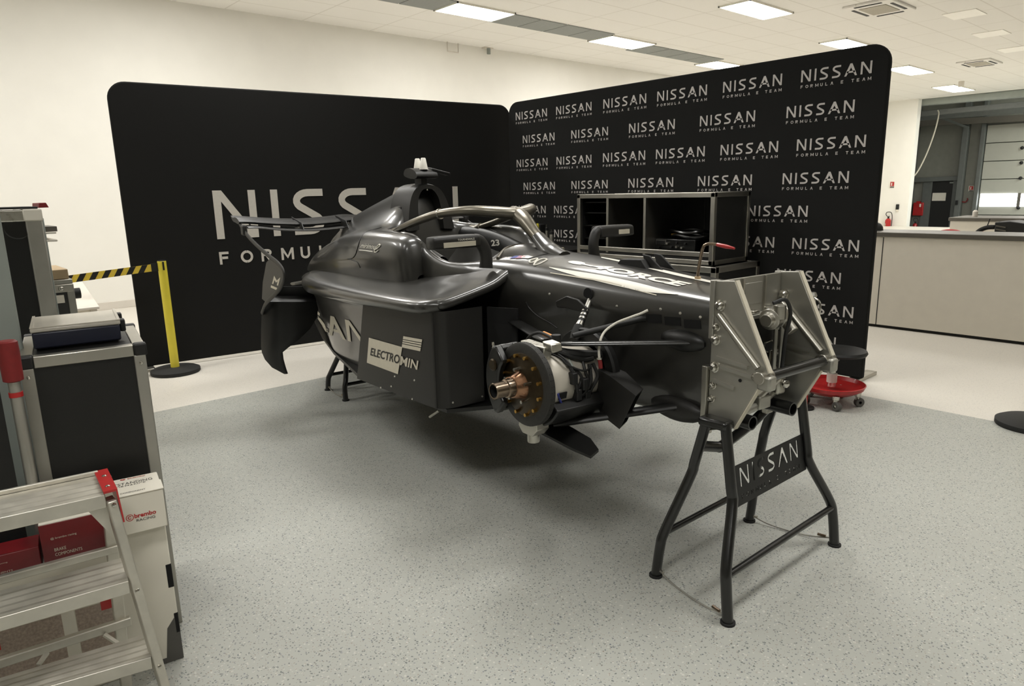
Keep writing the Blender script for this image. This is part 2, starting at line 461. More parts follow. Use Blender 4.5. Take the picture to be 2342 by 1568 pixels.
# ------------------------------------------------------------------ lettering
def offset_path(pts, w):
    pts = [V((p[0], p[1])) for p in pts]
    L, R = [], []
    for i, p in enumerate(pts):
        d0 = (p - pts[i - 1]).normalized() if i > 0 else (pts[1] - p).normalized()
        d1 = (pts[i + 1] - p).normalized() if i < len(pts) - 1 else d0
        n = V((-(d0.y + d1.y), d0.x + d1.x))
        if n.length < 1e-6: n = V((-d0.y, d0.x))
        n.normalize()
        k = max(0.45, n.dot(V((-d0.y, d0.x))))
        L.append(p + n * (w / 2 / k)); R.append(p - n * (w / 2 / k))
    return L + R[::-1]
def arc(cx_, cy_, rx, ry, a0, a1, n=10):
    return [(cx_ + rx * math.cos(math.radians(a0 + (a1 - a0) * i / n)), cy_ + ry * math.sin(math.radians(a0 + (a1 - a0) * i / n))) for i in range(n + 1)]
STENCIL = False
def glyph(c, w, s):
    """outline polygons of a letter, cap height 1, width w, stroke s"""
    P = []
    if c == 'N':
        d = s * 1.15
        P = [[(0, 0), (0, 1), (d, 1), (w - s, 1 - (w - s - d) / (w - d)), (w - s, 1), (w, 1), (w, 0), (w - d, 0), (s, 1 - s / (w - d)), (s, 0)]]
    elif c == 'I': P = [[(0, 0), (0, 1), (s, 1), (s, 0)]]
    elif c == 'S':
        h = s / 2; rx = w * 0.46 - h; 
        top = [(w * 0.97, 1 - h)] + arc(w * 0.5, 0.74, rx, 0.26 - h, 90, 235, 9)
        bot = arc(w * 0.5, 0.26, rx, 0.26 - h, 55, -90, 9) + [(w * 0.02, h)]
        P = [offset_path(top + bot, s)]
    elif c == 'A':
        d = s * 1.1; g = .35 if STENCIL else -.6
        P = [[(0, 0), (w / 2 - d / 2, 1), (w / 2 + d / 2, 1), (w, 0), (w - d, 0), (w / 2, 1 - d / w * 2.0), (d, 0)],
             [(w * 0.27 + s * g, 0.25), (w * 0.27 + s * g, 0.25 + s * 0.9), (w * 0.73 - s * g, 0.25 + s * 0.9), (w * 0.73 - s * g, 0.25)]]
    elif c == 'F': P = [[(0, 0), (0, 1), (w, 1), (w, 1 - s), (s, 1 - s), (s, 0)], [(s * 1.1, 0.42), (s * 1.1, 0.42 + s), (w * .9, 0.42 + s), (w * .9, 0.42)]]
    elif c == 'E': P = [[(0, 0), (0, 1), (w, 1), (w, 1 - s), (s, 1 - s), (s, s), (w, s), (w, 0)], [(s * 1.1, 0.5 - s / 2), (s * 1.1, 0.5 + s / 2), (w * .9, 0.5 + s / 2), (w * .9, 0.5 - s / 2)]]
    elif c == 'O':
        P = [offset_path(arc(w / 2, 0.5, w / 2 - s / 2, 0.5 - s / 2, a, a + 178, 14), s) for a in (91, 271)]
    elif c == 'R':
        P = [[(0, 0), (0, 1), (s, 1), (s, 0)], offset_path([(s * 1.05, 1 - s / 2), (w * .55, 1 - s / 2)] + arc(w * .6, .72, w * .33, .28 - s / 2, 75, -75, 8) + [(s * 1.05, .44 + s / 2)], s),
             [(w * .42, .43), (w * .42 + s, .43), (w, 0), (w - s * 1.1, 0)]]
    elif c == 'M':
        d = s
        P = [[(0, 0), (0, 1), (d, 1), (w / 2, .36), (w - d, 1), (w, 1), (w, 0), (w - s, 0), (w - s, .62), (w / 2, .1), (s, .62), (s, 0)]]
    elif c == 'U': P = [offset_path([(s / 2, 1)] + arc(w / 2, .38, w / 2 - s / 2, .38 - s / 2, 180, 360, 12) + [(w - s / 2, 1)], s)]
    elif c == 'L': P = [[(0, 0), (0, 1), (s, 1), (s, s), (w, s), (w, 0)]]
    elif c == 'T': P = [[(0, 1 - s), (0, 1), (w, 1), (w, 1 - s), (w / 2 + s / 2, 1 - s), (w / 2 + s / 2, 0), (w / 2 - s / 2, 0), (w / 2 - s / 2, 1 - s)]]
    return P
def wordmark(W=1.0):
    """the two-line wordmark as 2D polygons, width W, baseline of the large line at 0"""
    out = []
    H = 0.165 * W; s = 0.158
    for c, x0, x1 in (('N', 0, .146), ('I', .2, .2), ('S', .277, .402), ('S', .455, .58), ('A', .63, .806), ('N', .852, 1)):
        w = (x1 - x0) * W / H
        for p in glyph(c, w, s): out.append([(x0 * W + a * H, b * H) for a, b in p])
    h = 0.043 * W; y = -0.088 * W
    xs = 0.0
    slot = 0.0735
    for i, c in enumerate('FORMULA E TEAM'):
        if c == ' ': continue
        w = {'M': 1.1, 'O': 1.02, 'A': 1.0, 'E': .78, 'F': .76, 'L': .72}.get(c, .85)
        for p in glyph(c, w, 0.2): out.append([((i * slot) * W + a * h, y + b * h) for a, b in p])
    return out
def put(mb, polys, o, ux, uy, sx=1.0, off=None):
    """lay 2D polygons on a plane in space"""
    o, ux, uy = V(o), V(ux), V(uy)
    for p in polys:
        q = [o + ux * a * sx + uy * b for a, b in p]
        if off is not None: mb.prism(q, off)
        else: mb.add(q, [tuple(range(len(q)))])
_tcache = {}
def text2d(s, bold=0.0, shear=0.0):
    """triangulated outline of a line of text, unit height"""
    k = (s, bold, shear)
    if k in _tcache: return _tcache[k]
    cu = bpy.data.curves.new('txt', 'FONT'); cu.body = s; cu.size = 1; cu.offset = bold; cu.shear = shear; cu.resolution_u = 3
    ob = bpy.data.objects.new('txt', cu); COL.objects.link(ob)
    dg = bpy.context.evaluated_depsgraph_get(); dg.update()
    me = bpy.data.meshes.new_from_object(ob.evaluated_get(dg))
    vs = [(v.co.x, v.co.y) for v in me.vertices]; fs = [tuple(p.vertices) for p in me.polygons]
    bpy.data.objects.remove(ob); bpy.data.curves.remove(cu); bpy.data.meshes.remove(me)
    x0 = min(v[0] for v in vs); x1 = max(v[0] for v in vs); y1 = max(v[1] for v in vs); y0 = min(v[1] for v in vs)
    vs = [((a - x0) / (x1 - x0), (b - y0) / (y1 - y0)) for a, b in vs]
    _tcache[k] = (vs, fs)
    return _tcache[k]
def put_text(mb, s, bl, br, tl, bold=0.0, shear=0.0, tr=None):
    """fit a line of text into the quad bottom-left, bottom-right, top-left"""
    vs, fs = text2d(s, bold, shear)
    bl, br, tl = V(bl), V(br), V(tl)
    tr = V(tr) if tr is not None else tl + br - bl
    mb.add([(bl * (1 - a) + br * a) * (1 - b) + (tl * (1 - a) + tr * a) * b for a, b in vs], fs)

# ================================================================== THE ROOM
XR = 25.4          # wall at the far right end
YL = 10.59         # long wall on the left
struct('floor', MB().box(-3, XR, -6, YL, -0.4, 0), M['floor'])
struct('ceiling', MB().box(-3, XR, -6, YL, CEIL, CEIL + 0.2), M['ceiling'])
struct('wall_left', MB().box(-3, XR + 0.3, YL, YL + 0.2, -0.4, CEIL + 0.2), M['wall'])
struct('wall_back', MB().box(-3, XR, -6.2, -6, 0, CEIL), M['low_bounce_wall'])
struct('wall_near', MB().box(-3.2, -3, -6, YL, 0, CEIL), M['low_bounce_wall'])
yo = at_x(2086, 380, XR).y     # edge of the wide opening to the loading bay
struct('wall_right', MB().box(XR, XR + 0.3, yo, YL, -0.4, CEIL), M['wall'])
struct('baseboard_left', MB().box(-3, XR, YL - 0.02, YL, 0, 0.1), M['light_grey'], bevel=0.004)
# loading bay behind the opening: a lower yard level, steel cladding, a sectional door
XB = 30.0
struct('floor_bay', MB().box(XR, XB + 0.3, -9, YL + 2, -0.9, -0.42), M['bay_floor'])
struct('wall_bay', MB().box(XB, XB + 0.2, -9, YL + 2.2, -0.42, 6.0), M['wall_grey'])
struct('wall_bay_side', MB().box(XR + 0.3, XB, yo + 2.6, yo + 2.8, -0.42, 6.0), M['bay_dark'])
struct('wall_bay_far', MB().box(XR, XB, -9.2, -9, -0.42, 6.0), M['wall_grey'])
struct('ceiling_bay', MB().box(XR, XB + 0.2, -9, YL + 2, 6.0, 6.2), M['bay_dark'])
struct('wall_soffit', MB().box(XR, XR + 0.3, -9, yo, CEIL + 0.0, 6.0), M['wall'])
# steelwork along the head of the opening
def bx(u0, v0, u1, v1, X, dx):      # an upright panel facing the hall, given by two corners of its face
    a, b = at_x(u0, v0, X), at_x(u1, v1, X)
    return MB().box(X, X + dx, min(a.y, b.y), max(a.y, b.y), min(a.z, b.z), max(a.z, b.z))
def beam(name, p, q, X, h, d, m, ext=0.6):
    a, b = at_x(*p, X), at_x(*q, X)
    return struct(name, MB().bar(a, b + (b - a) * ext, d, h, up=(0, 0, 1)), M[m], bevel=0.01)
beam('beam_head', (2092, 236), (2342, 214), XR + 0.5, 0.2, 0.3, 'grey_p')
beam('beam_rail', (2092, 262), (2342, 238), XR + 1.2, 0.16, 0.2, 'bay_dark')
beam('beam_track', (2100, 270), (2342, 252), XB - 1.5, 0.18, 0.25, 'bay_dark')
beam('beam_lintel', (2095, 283), (2342, 270), XB - 0.3, 0.22, 0.25, 'grey_k')
beam('beam_girt', (2088, 412), (2200, 407), XB - 0.1, 0.16, 0.12, 'bay_dark', 0.0)
for i, (u0, u1) in enumerate(((2092, 2100), (2203, 2216), (2245, 2254))):
    a, b = at_x(u0 + 4, 280, XB - 0.15), at_x(u1 + 4, 280, XB - 0.15)
    struct('column_bay.%03d' % i if i else 'column_bay', MB().box(XB - 0.3, XB - 0.02, b.y, a.y, -0.42, 5.6), M['bay_dark'], bevel=0.01)
a, b = at_x(2150, 268, XB - .4), at_x(2215, 292, XB - .4)
struct('beam_brace', MB().bar(a, b, 0.08), M['bay_dark'])
# pass door with a notice
d1 = bx(2118, 413, 2181, 560, XB - 0.06, 0.05)
dz = min(p.z for p in d1.v)
door = struct('door_1', d1, M['black'], bevel=0.01)
struct('door_notice', bx(2133, 441, 2162, 459, XB - 0.075, 0.012), M['grey_l'], door, bevel=0.003)
struct('door_closer', bx(2172, 416, 2180, 419, XB - 0.1, 0.04), M['grey_p'], door, bevel=0.006)
fr = MB()
for q in ((2113, 411, 2118, 560), (2181, 411, 2186, 560), (2113, 408, 2186, 413)):
    t = bx(*q, XB - 0.08, 0.07); fr.add(t.v, t.f)
struct('door_frame', fr, M['bay_dark'], door)
# sectional door with daylit panes
y0, y1 = at_x(2254, 350, XB).y, at_x(2342, 350, XB).y - 2.2
sd = MB()
zt = at_x(2300, 283, XB - 0.1).z
n_sec = 6
zs = [-0.42 + (zt + 0.42) * i / n_sec for i in range(n_sec + 1)]
for i in range(n_sec):
    sd.box(XB - 0.12, XB - 0.05, y1, y0, zs[i] + 0.012, zs[i + 1] - 0.012)
door2 = struct('door_2', sd, M['door_sec'], bevel=0.01)
ro = MB()
for (u, v) in ((2338, 338), (2336, 372), (2334, 407), (2329, 475)):
    p = at_x(u, v, XB - 0.13); ro.ball(p, 0.06, 10)
struct('door_roller', ro, M['black'], door2)
for i, (u0, u1) in enumerate(((2243, 2328), (2331, 2400))):
    struct('window_%d' % (i + 1), bx(u0, 443, u1, 472, XB - 0.14, 0.03), M['day'], bevel=0.004)
mu = bx(2328, 441, 2331, 475, XB - 0.16, 0.04)
struct('window_bar', mu, M['grey_k'], door2)

# ------------------------------------------------------------------ ceiling: panels, dark tiles, cassettes
def ceil_rect(pts, *_):
    q = [at_z(u, v, CEIL) for u, v in pts]
    x0 = sum(sorted(p.x for p in q)[:2]) / 2; x1 = sum(sorted(p.x for p in q)[-2:]) / 2
    y0 = sum(sorted(p.y for p in q)[:2]) / 2; y1 = sum(sorted(p.y for p in q)[-2:]) / 2
    return x0, x1, y0, y1
def ceiling_light(x0, x1, y0, y1, label):
    r = thing('ceiling_light', label, 'ceiling light', ((x0 + x1) / 2, (y0 + y1) / 2, CEIL - 0.025), 0, 'lit ceiling panels')
    f = MB(); w = 0.02
    for q in ((x0, x1, y0, y0 + w), (x0, x1, y1 - w, y1), (x0, x0 + w, y0, y1), (x1 - w, x1, y0, y1)):
        f.box(*q, CEIL - 0.025, CEIL)
    part('frame', f, M['white'], r)
    part('diffuser', MB().box(x0 + w, x1 - w, y0 + w, y1 - w, CEIL - 0.02, CEIL - 0.004), M['panel_on'], r)
    return r
rowA = [((997, 22), (1130, 47), (1174, 28), (1040, 2), 'first lit ceiling panel from the left, set in the dark tile strip'),
        ((1353, 91), (1446, 111), (1491, 100), (1399, 78), 'middle lit ceiling panel of the dark tile strip'),
        ((1600, 146), (1645, 158), (1691, 149), (1640, 136), 'lit ceiling panel ending the dark tile strip, touching the printed backdrop')]
ra = []
for a_, b_, c_, d_, lb in rowA:
    x0, x1, y0, y1 = ceil_rect((a_, b_, c_, d_), '', '', '', None, None)
    y0, y1 = (y0 + y1) / 2 - 0.29, (y0 + y1) / 2 + 0.29
    ra.append((x0, x1, y0, y1)); ceiling_light(x0, x1, y0, y1, lb)
def dark_tiles(i, x0, x1, y0, y1, k):
    mb = MB(); w = (x1 - x0) / k
    for j in range(k): mb.box(x0 + j * w + 0.012, x0 + (j + 1) * w - 0.012, y0, y1, CEIL - 0.012, CEIL)
    struct('trim_%d' % i, mb, M['tile_dark'])
dark_tiles(1, ra[0][0] - 2.4, ra[0][0], ra[0][2], ra[0][3], 4)
dark_tiles(2, ra[0][1], ra[1][0], ra[0][2] * .5 + ra[1][2] * .5, ra[0][3] * .5 + ra[1][3] * .5, 4)
dark_tiles(3, ra[1][1], ra[2][0], ra[1][2] * .5 + ra[2][2] * .5, ra[1][3] * .5 + ra[2][3] * .5, 4)
dark_tiles(4, ra[2][1], ra[2][1] + 2.6, ra[2][2], ra[2][3], 4)
for a_, b_, c_, d_, lb in (((1653, 13), (1739, 45), (1806, 28), (1722, -6), 'largest lit ceiling panel, nearest the camera at the upper right'),
                           ((1881, 96), (1925, 114), (1990, 104), (1944, 84), 'lit ceiling panel just above the top edge of the printed backdrop'),
                           ((2034, 155), (2074, 172), (2127, 164), (2088, 146), 'lit ceiling panel right of the printed backdrop corner'),
                           ((2142, 198), (2172, 211), (2220, 205), (2192, 191), 'smallest lit ceiling panel, closest to the loading bay opening')):
    ceiling_light(*ceil_rect((a_, b_, c_, d_), '', '', '', None, None), lb)
for a_, b_, c_, d_, lb in (((2157, 32), (2178, 45), (2254, 32), (2237, 18), 'unlit pale ceiling panel nearest the air cassette'),
                           ((2225, 77), (2240, 87), (2309, 76), (2298, 66), 'unlit pale ceiling panel in the middle of its row of three'),
                           ((2282, 112), (2295, 121), (2372, 110), (2358, 102), 'unlit pale ceiling panel cut by the right edge of the photo')):
    x0, x1, y0, y1 = ceil_rect((a_, b_, c_, d_), '', '', '', None, None)
    solo('unlit_ceiling_panel', lb, 'ceiling light', MB().box(x0, x1, y0, y1, CEIL - 0.012, CEIL), M['tile_off'], 'unlit ceiling panels', bevel=0.003)
def cassette(pts, label):
    x0, x1, y0, y1 = ceil_rect(pts, '', '', '', None, None)
    xm, ym = (x0 + x1) / 2, (y0 + y1) / 2
    r = thing('air_cassette', label, 'air conditioner', (xm, ym, CEIL - 0.04), 0, 'ceiling air cassettes')
    part('body', MB().box(x0, x1, y0, y1, CEIL - 0.035, CEIL), M['ceiling'], r, bevel=0.01)
    ix, iy = (x1 - x0) * 0.22, (y1 - y0) * 0.22
    part('grille', MB().box(x0 + ix, x1 - ix, y0 + iy, y1 - iy, CEIL - 0.045, CEIL - 0.03), M['vent'], r, bevel=0.004)
    for q in ((x0 + ix, x1 - ix, y0 + 0.05, y0 + 0.09), (x0 + ix, x1 - ix, y1 - 0.09, y1 - 0.05), (x0 + 0.05, x0 + 0.1, y0 + iy, y1 - iy), (x1 - 0.1, x1 - 0.05, y0 + iy, y1 - iy)):
        part('slot', MB().box(*q, CEIL - 0.042, CEIL - 0.03), M['black'], r)
cassette(((1926, 14), (1982, 37), (2100, 18), (2040, -6)), 'square ceiling air cassette at the top edge of the photo')
cassette(((2186, 141), (2212, 152), (2296, 143), (2268, 133)), 'square ceiling air cassette farther back, near the loading bay')
# small fittings
p = at_z(2199, 186, CEIL)
solo('pipe_stub', 'short vertical pipe hanging from the ceiling beside the smallest lit panel', 'pipe', MB().cyl((p.x, p.y, CEIL - 0.14), (p.x, p.y, CEIL), 0.07), M['light_grey'])
p = at_y(1033, 100, YL - 0.01)
r = thing('wall_bracket', 'small square wire bracket on the cream wall below the ceiling', 'bracket', p)
part('loop', MB().tube([p + V((-.12, -.03, .04)), p + V((-.12, -.03, -.14)), p + V((.12, -.03, -.14)), p + V((.12, -.03, .04))], 0.012, 6, closed=True), M['light_grey'], r)
part('plate', MB().box(p.x - .16, p.x + .16, YL - .02, YL, p.z + .03, p.z + .07), M['light_grey'], r)
p = at_y(1112, 112, YL - 0.01)
r = thing('wall_detector', 'small wall detector right of the wire bracket', 'detector', p)
part('arm', MB().box(p.x - .1, p.x + .1, YL - .1, YL, p.z, p.z + .04), M['light_grey'], r)
part('sensor', MB().cyl(p + V((0, -.07, -.1)), p + V((0, -.07, 0)), 0.035), M['grey_p'], r)

# ================================================================== BACKDROPS
# plain panel with the large wordmark
A0 = V((1.475, 6.475, 0)); AD = (V((5.2, 6.06, 0)) - A0).normalized(); AN = V((AD.y, -AD.x, 0))   # faces the camera
def rounded_panel(o, ux, w, z0, z1, rad, n=8):
    pts = [(0, z0), (w, z0)]
    pts += [(w - rad + rad * math.cos(a), z1 - rad + rad * math.sin(a)) for a in (PI / 2 * i / n for i in range(n + 1))]
    pts += [(rad + rad * math.cos(a), z1 - rad + rad * math.sin(a)) for a in (PI / 2 + PI / 2 * i / n for i in range(n + 1))]
    return [o + ux * a + V((0, 0, b)) for a, b in pts]
def on_A(u, v): return on_plane(u, v, A0, AN)
ln = (on_A(1171, 420) - A0).dot(AD)
bd = thing('fabric_backdrop', 'wide black fabric display wall with one huge white wordmark', 'backdrop', A0)
part('fabric', MB().prism(rounded_panel(A0, AD, ln, 0.03, 2.375, 0.14), -AN * 0.05), M['fabric'], bd, bevel=0.012)
pa, pb = on_A(497, 547), on_A(1049, 505)
sA = (pa - A0).dot(AD); eA = (pb - A0).dot(AD)
lt = MB()
Wd = eA - sA
zb = pa.z
for p in wordmark(1.0):
    H = 0.423 / (0.165)
    q = [A0 + AD * (sA + a * Wd) + V((0, 0, zb + (b * H if b > -0.01 else 0)) ) + AN * 0.003 for a, b in p]
    if min(b for a, b in p) < -0.02:
        k = 0.112 / 0.043
        q = [A0 + AD * (sA + a * Wd) + V((0, 0, zb - 0.225 + (b + 0.088) * k)) + AN * 0.003 for a, b in p]
    lt.add(q, [tuple(range(len(q)))])
part('lettering', lt, M['print'], bd, smooth=0)
ft = on_A(345, 868)
for t in (0.03, ln - 0.12):
    c = A0 + AD * t
    part('foot', MB().prism([c + AN * .10 - AD * .04, c + AN * .10 + AD * .04, c - AN * .3 + AD * .04, c - AN * .3 - AD * .04], (0, 0, 0.028)), M['alu'], bd, bevel=0.004)
# printed panel, rows of small wordmarks
XBK = 5.213
yb0, yb1 = 2.005, 5.89
o2 = V((XBK, yb1, 0)); u2 = V((0, -1, 0)); n2 = V((-1, 0, 0))
bd2 = thing('fabric_backdrop', 'tall black fabric display wall printed with rows of small wordmarks', 'backdrop', (XBK, yb0, 0))
part('fabric', MB().prism(rounded_panel(o2, u2, yb1 - yb0, 0.03, 2.372, 0.13), (0.05, 0, 0)), M['fabric'], bd2, bevel=0.012)
lt = MB()
Wm = 0.5
rows = []
for k in range(10):
    zb = 2.183 - k * 0.2437
    if k in (0, 2): ys = [2.618 + .649 * i for i in range(6)]; ys[5] = 5.765; ys[4] = 5.158; ys[3] = 4.535
    elif k in (1, 3): ys = [2.715, 3.473, 4.224, 4.950, 5.660]
    elif k in (5, 7): ys = [2.604 + .649 * i for i in range(5)]
    elif k == 4: ys = [3.0, 3.72, 4.42, 5.2, 5.8]
    else: ys = [2.715 + .74 * i for i in range(4)]
    if k == 9: continue
    for y in ys:
        w = Wm * (0.95 if y > 4.9 else 1.0)
        pl = wordmark(w)
        put(lt, pl, (XBK - 0.003, y, zb), u2, (0, 0, 1))
part('lettering', lt, M['print2'], bd2, smooth=0)
for y in (2.06, 5.78):
    part('foot', MB().box(XBK - .10, XBK + .32, y - .04, y + .04, 0, .028), M['alu'], bd2, bevel=0.004)

# ================================================================== COUNTERS AND FAR RIGHT
def counter(X, yA, yB, top, depth, label, base=0.0):
    r = thing('counter', label, 'counter', (X, yB, base))
    part('body', MB().box(X, X + depth, yA, yB, base + 0.03, top - 0.045), M['grey_l'], r, bevel=0.004)
    part('plinth', MB().box(X + 0.03, X + depth - .03, yA, yB, base, base + 0.03), M['black'], r)
    part('worktop', MB().box(X - 0.02, X + depth + .02, yA, yB + .02, top - 0.045, top), M['grey_k'], r, bevel=0.006)
    return r
XC = 7.42
yc = at_x(2003, 640, XC).y
ct = counter(XC, -1.5, 3.4, 0.965, 0.48, 'long light grey workshop counter with a dark top at the right')
ys_ = at_x(2012, 640, XC - .002).y
part('seam', MB().box(XC - 0.002, XC + .004, ys_ - .004, ys_ + .004, 0.03, 0.915), M['black'], ct)
XC2 = 10.6
y2 = at_x(2174, 500, XC2).y
z2 = at_x(2180, 497, XC2).z
counter(XC2, -1.5, y2, z2, 0.7, 'second light grey counter standing farther back behind the first')
# things between the two counters
XT = 9.3
zt = at_x(2150, 545, XT).z - .03
tb = thing('work_table', 'low dark table hidden behind the long grey counter', 'table', (XT, 1.6, 0))
part('tabletop', MB().box(XT - .3, XT + .5, 0.6, 3.1, zt - .04, zt), M['grey_k'], tb, bevel=0.005)
for a in (XT - .25, XT + .45):
    for b in (0.7, 3.0): part('leg', MB().box(a - .03, a + .03, b - .03, b + .03, 0, zt - .04), M['grey_p'], tb)
def pxs(X, *uv): return [at_x(u, v, X) for u, v in uv]
lead = MB().tube(pxs(XT, (2145, 534), (2155, 530), (2172, 528), (2190, 530), (2204, 537), (2206, 545)), 0.022, 8, sm=4)
solo('red_cable', 'loop of red cable lying behind the long grey counter', 'cable', lead, M['red'])
lead = MB().tube(pxs(XT + .05, (2222, 538), (2235, 536), (2252, 533), (2256, 545)), 0.02, 8, sm=4)
solo('red_cable', 'short red cable end right of the red cable loop', 'cable', lead, M['red'])
hs = MB().tube(pxs(XT, (2230, 536), (2242, 526), (2258, 520), (2274, 519)), 0.025, 8, sm=4)
solo('black_hose', 'curved black hose running into the black case behind the counter', 'hose', hs, M['rubber'])
r = thing('equipment_case', 'black slant-sided equipment case behind the long grey counter', 'case', at_x(2300, 550, XT))
c = pxs(XT - .05, (2275, 508), (2310, 506), (2350, 512), (2350, 556), (2272, 556))
part('body', MB().prism(c, (0.4, 0, 0)), M['black'], r, bevel=0.01)
for v in (516, 524, 532, 540):
    a, b = pxs(XT - .055, (2278, v), (2300, v + 4))
    part('vent_slat', MB().bar(a, b, 0.012), M['grey_k'], r)
part('aerial', MB().tube(pxs(XT, (2257, 520), (2264, 500)), 0.006, 6), M['black'], r)
# dark domed item at the near end of the counter
p = at_x(2004, 522, XC + .3)
solo('black_dome', 'small black dome beside the backdrop edge on the grey counter', 'dome', MB().lathe([(0, .966), (.085, .966), (.08, 1.0), (.06, 1.03), (.03, 1.045), (0, 1.048)], (XC + .25, p.y, 0), (0, 0, 1), 24), M['black'])
# grey counter screen box
p = at_x(2230, 492, XC2 + .3)
q = at_x(2222, 480, XC2 + .3)
solo('spray_can', 'small pale can standing on the rear counter', 'can', MB().lathe([(0, z2), (.032, z2), (.032, q.z - .02), (.015, q.z), (0, q.z)], (XC2 + .3, p.y, 0), (0, 0, 1), 14), M['light_grey'])

# on the white wall: sign, extinguisher, card reader
def sign(u0, v0, u1, v1, X, label):
    r = thing('fire_sign', label, 'sign', at_x((u0 + u1) / 2, v1, X))
    part('board', bx(u0, v0, u1, v1, X - .02, .02), M['white'], r, bevel=0.003)
    w, h = u1 - u0, v1 - v0
    part('pictogram', bx(u0 + w * .15, v0 + h * .05, u0 + w * .95, v0 + h * .75, X - .026, .006), M['red'], r)
    part('flame', bx(u0 + w * .35, v0 + h * .2, u0 + w * .5, v0 + h * .65, X - .03, .004), M['white'], r)
    part('caption', bx(u0 + w * .05, v0 + h * .82, u0 + w * .95, v1, X - .026, .006), M['grey_d'], r)
sign(2035, 415, 2045, 429, XR, 'small red and white fire sign on the white wall')
sign(2216, 425, 2226, 437, XB, 'small red and white fire sign on the bay cladding')
r = thing('card_reader', 'black wall reader right of the red extinguisher', 'reader', at_x(2052, 485, XR))
part('body', bx(2049, 467, 2055, 479, XR - .04, .04), M['black'], r, bevel=0.01)
part('keypad', bx(2049, 479, 2054, 484, XR - .04, .04), M['grey_l'], r, bevel=0.01)
def extinguisher(X, u, v0, v1, ud, label):
    a, b = at_x(u, v1, X), at_x(u, v0, X)
    R_ = abs(at_x(u + ud, v1, X).y - a.y)
    x = X - R_ - .02; y = a.y; z0, z1 = a.z, b.z; h = z1 - z0
    r = thing('fire_extinguisher', label, 'fire extinguisher', (x, y, z0))
    part('cylinder', MB().lathe([(0, z0), (R_, z0), (R_, z0 + h * .85), (R_ * .6, z0 + h * .97), (R_ * .3, z1), (0, z1)], (x, y, 0), (0, 0, 1), 18), M['red'], r)
    part('label_sheet', MB().lathe([(R_ * 1.01, z0 + h * .15), (R_ * 1.01, z0 + h * .6)], (x, y, 0), (0, 0, 1), 12, PI * .55, PI * 1.35), M['cream'], r)
    part('valve', MB().cyl((x, y, z1), (x, y, z1 + h * .12), R_ * .35, 12), M['black'], r)
    part('handle', MB().bar((x, y, z1 + h * .1), (x - R_, y - R_ * .6, z1 + h * .2), R_ * .3, R_ * .2), M['black'], r)
    hs = MB().tube([(x, y, z1 + h * .1), (x, y + R_ * .9, z1 + h * .3), (x, y + R_ * .6, z1 + h * .5), (x, y - R_ * .8, z1 + h * .48), (x, y - R_ * 1.3, z1 + h * .1), (x, y - R_ * 1.25, z0 + h * .3)], R_ * .13, 8, sm=5)
    part('hose', hs, M['black'], r)
extinguisher(XR, 2032, 499, 527, 6.5, 'bright red extinguisher on the white wall above the counter')
extinguisher(XB - .05, 2093, 510, 532, 5, 'dark red extinguisher below the red hose cabinet in the bay')
r = thing('hose_cabinet', 'dark red fire cabinet beside the black door in the bay', 'cabinet', at_x(2098, 493, XB))
part('body', bx(2089, 463, 2109, 493, XB - .15, .14), M['red'], r, bevel=0.02)
part('top_bracket', bx(2096, 460, 2104, 464, XB - .12, .1), M['red'], r)
part('sticker', bx(2103, 466, 2106, 473, XB - .16, .01), M['white'], r)
ex = thing('exit_sign', 'small lit green and white exit sign above the black door', 'sign', at_x(2150, 414, XB))
part('arrow', bx(2143, 407, 2147, 411, XB - .12, .04), M['exit'], ex, bevel=0.01)
part('pictogram', bx(2146, 411, 2155, 414, XB - .12, .04), M['day'], ex, bevel=0.01)
pp = MB().tube(pxs(XB - .1, (2200, 461), (2208, 462), (2213, 456), (2212, 453)), 0.02, 8, sm=3)
solo('red_pipe', 'short bent red pipe on the bay cladding', 'pipe', pp, M['red_d'])
solo('switch_box', 'dark switch box on the bay column right of the door', 'switch', bx(2185, 458, 2190, 468, XB - .36, .05), M['black'], bevel=0.01)
rp = MB().tube([at_x(2145, 252, XR + 1.1), at_x(2147, 262, XR + 1.05), at_x(2138, 300, XR + .95), at_x(2120, 350, XR + .8), at_x(2100, 390, XR + .6), at_x(2083, 412, XR + .45), at_x(2078, 430, XR + .4)], 0.022, 8, sm=5)
solo('hanging_rope', 'pale rope slanting down from the bay steelwork to the white wall', 'rope', rp, M['rope'])

# ================================================================== THE RACING CAR (built in its own frame)
car = thing('racing_car', 'black open-wheel racing car without wheels or nose, raised on two trestles', 'race car', CAR_O, -CAR_A)
def cp(name, mb, m, parent=None, **k):
    k.setdefault('world', False)
    return part(name, mb, M[m] if isinstance(m, str) else m, parent or car, **k)
def P3(y, prof): return [V((a, y, b)) for a, b in prof]
def sym(half):
    """full section from a half profile running bottom centre -> top centre"""
    left = [(-a, b) for a, b in half]
    right = [(a, b) for a, b in half[::-1]][1:]
    return left + right[:-1] if abs(half[0][0]) < 1e-6 else left + right

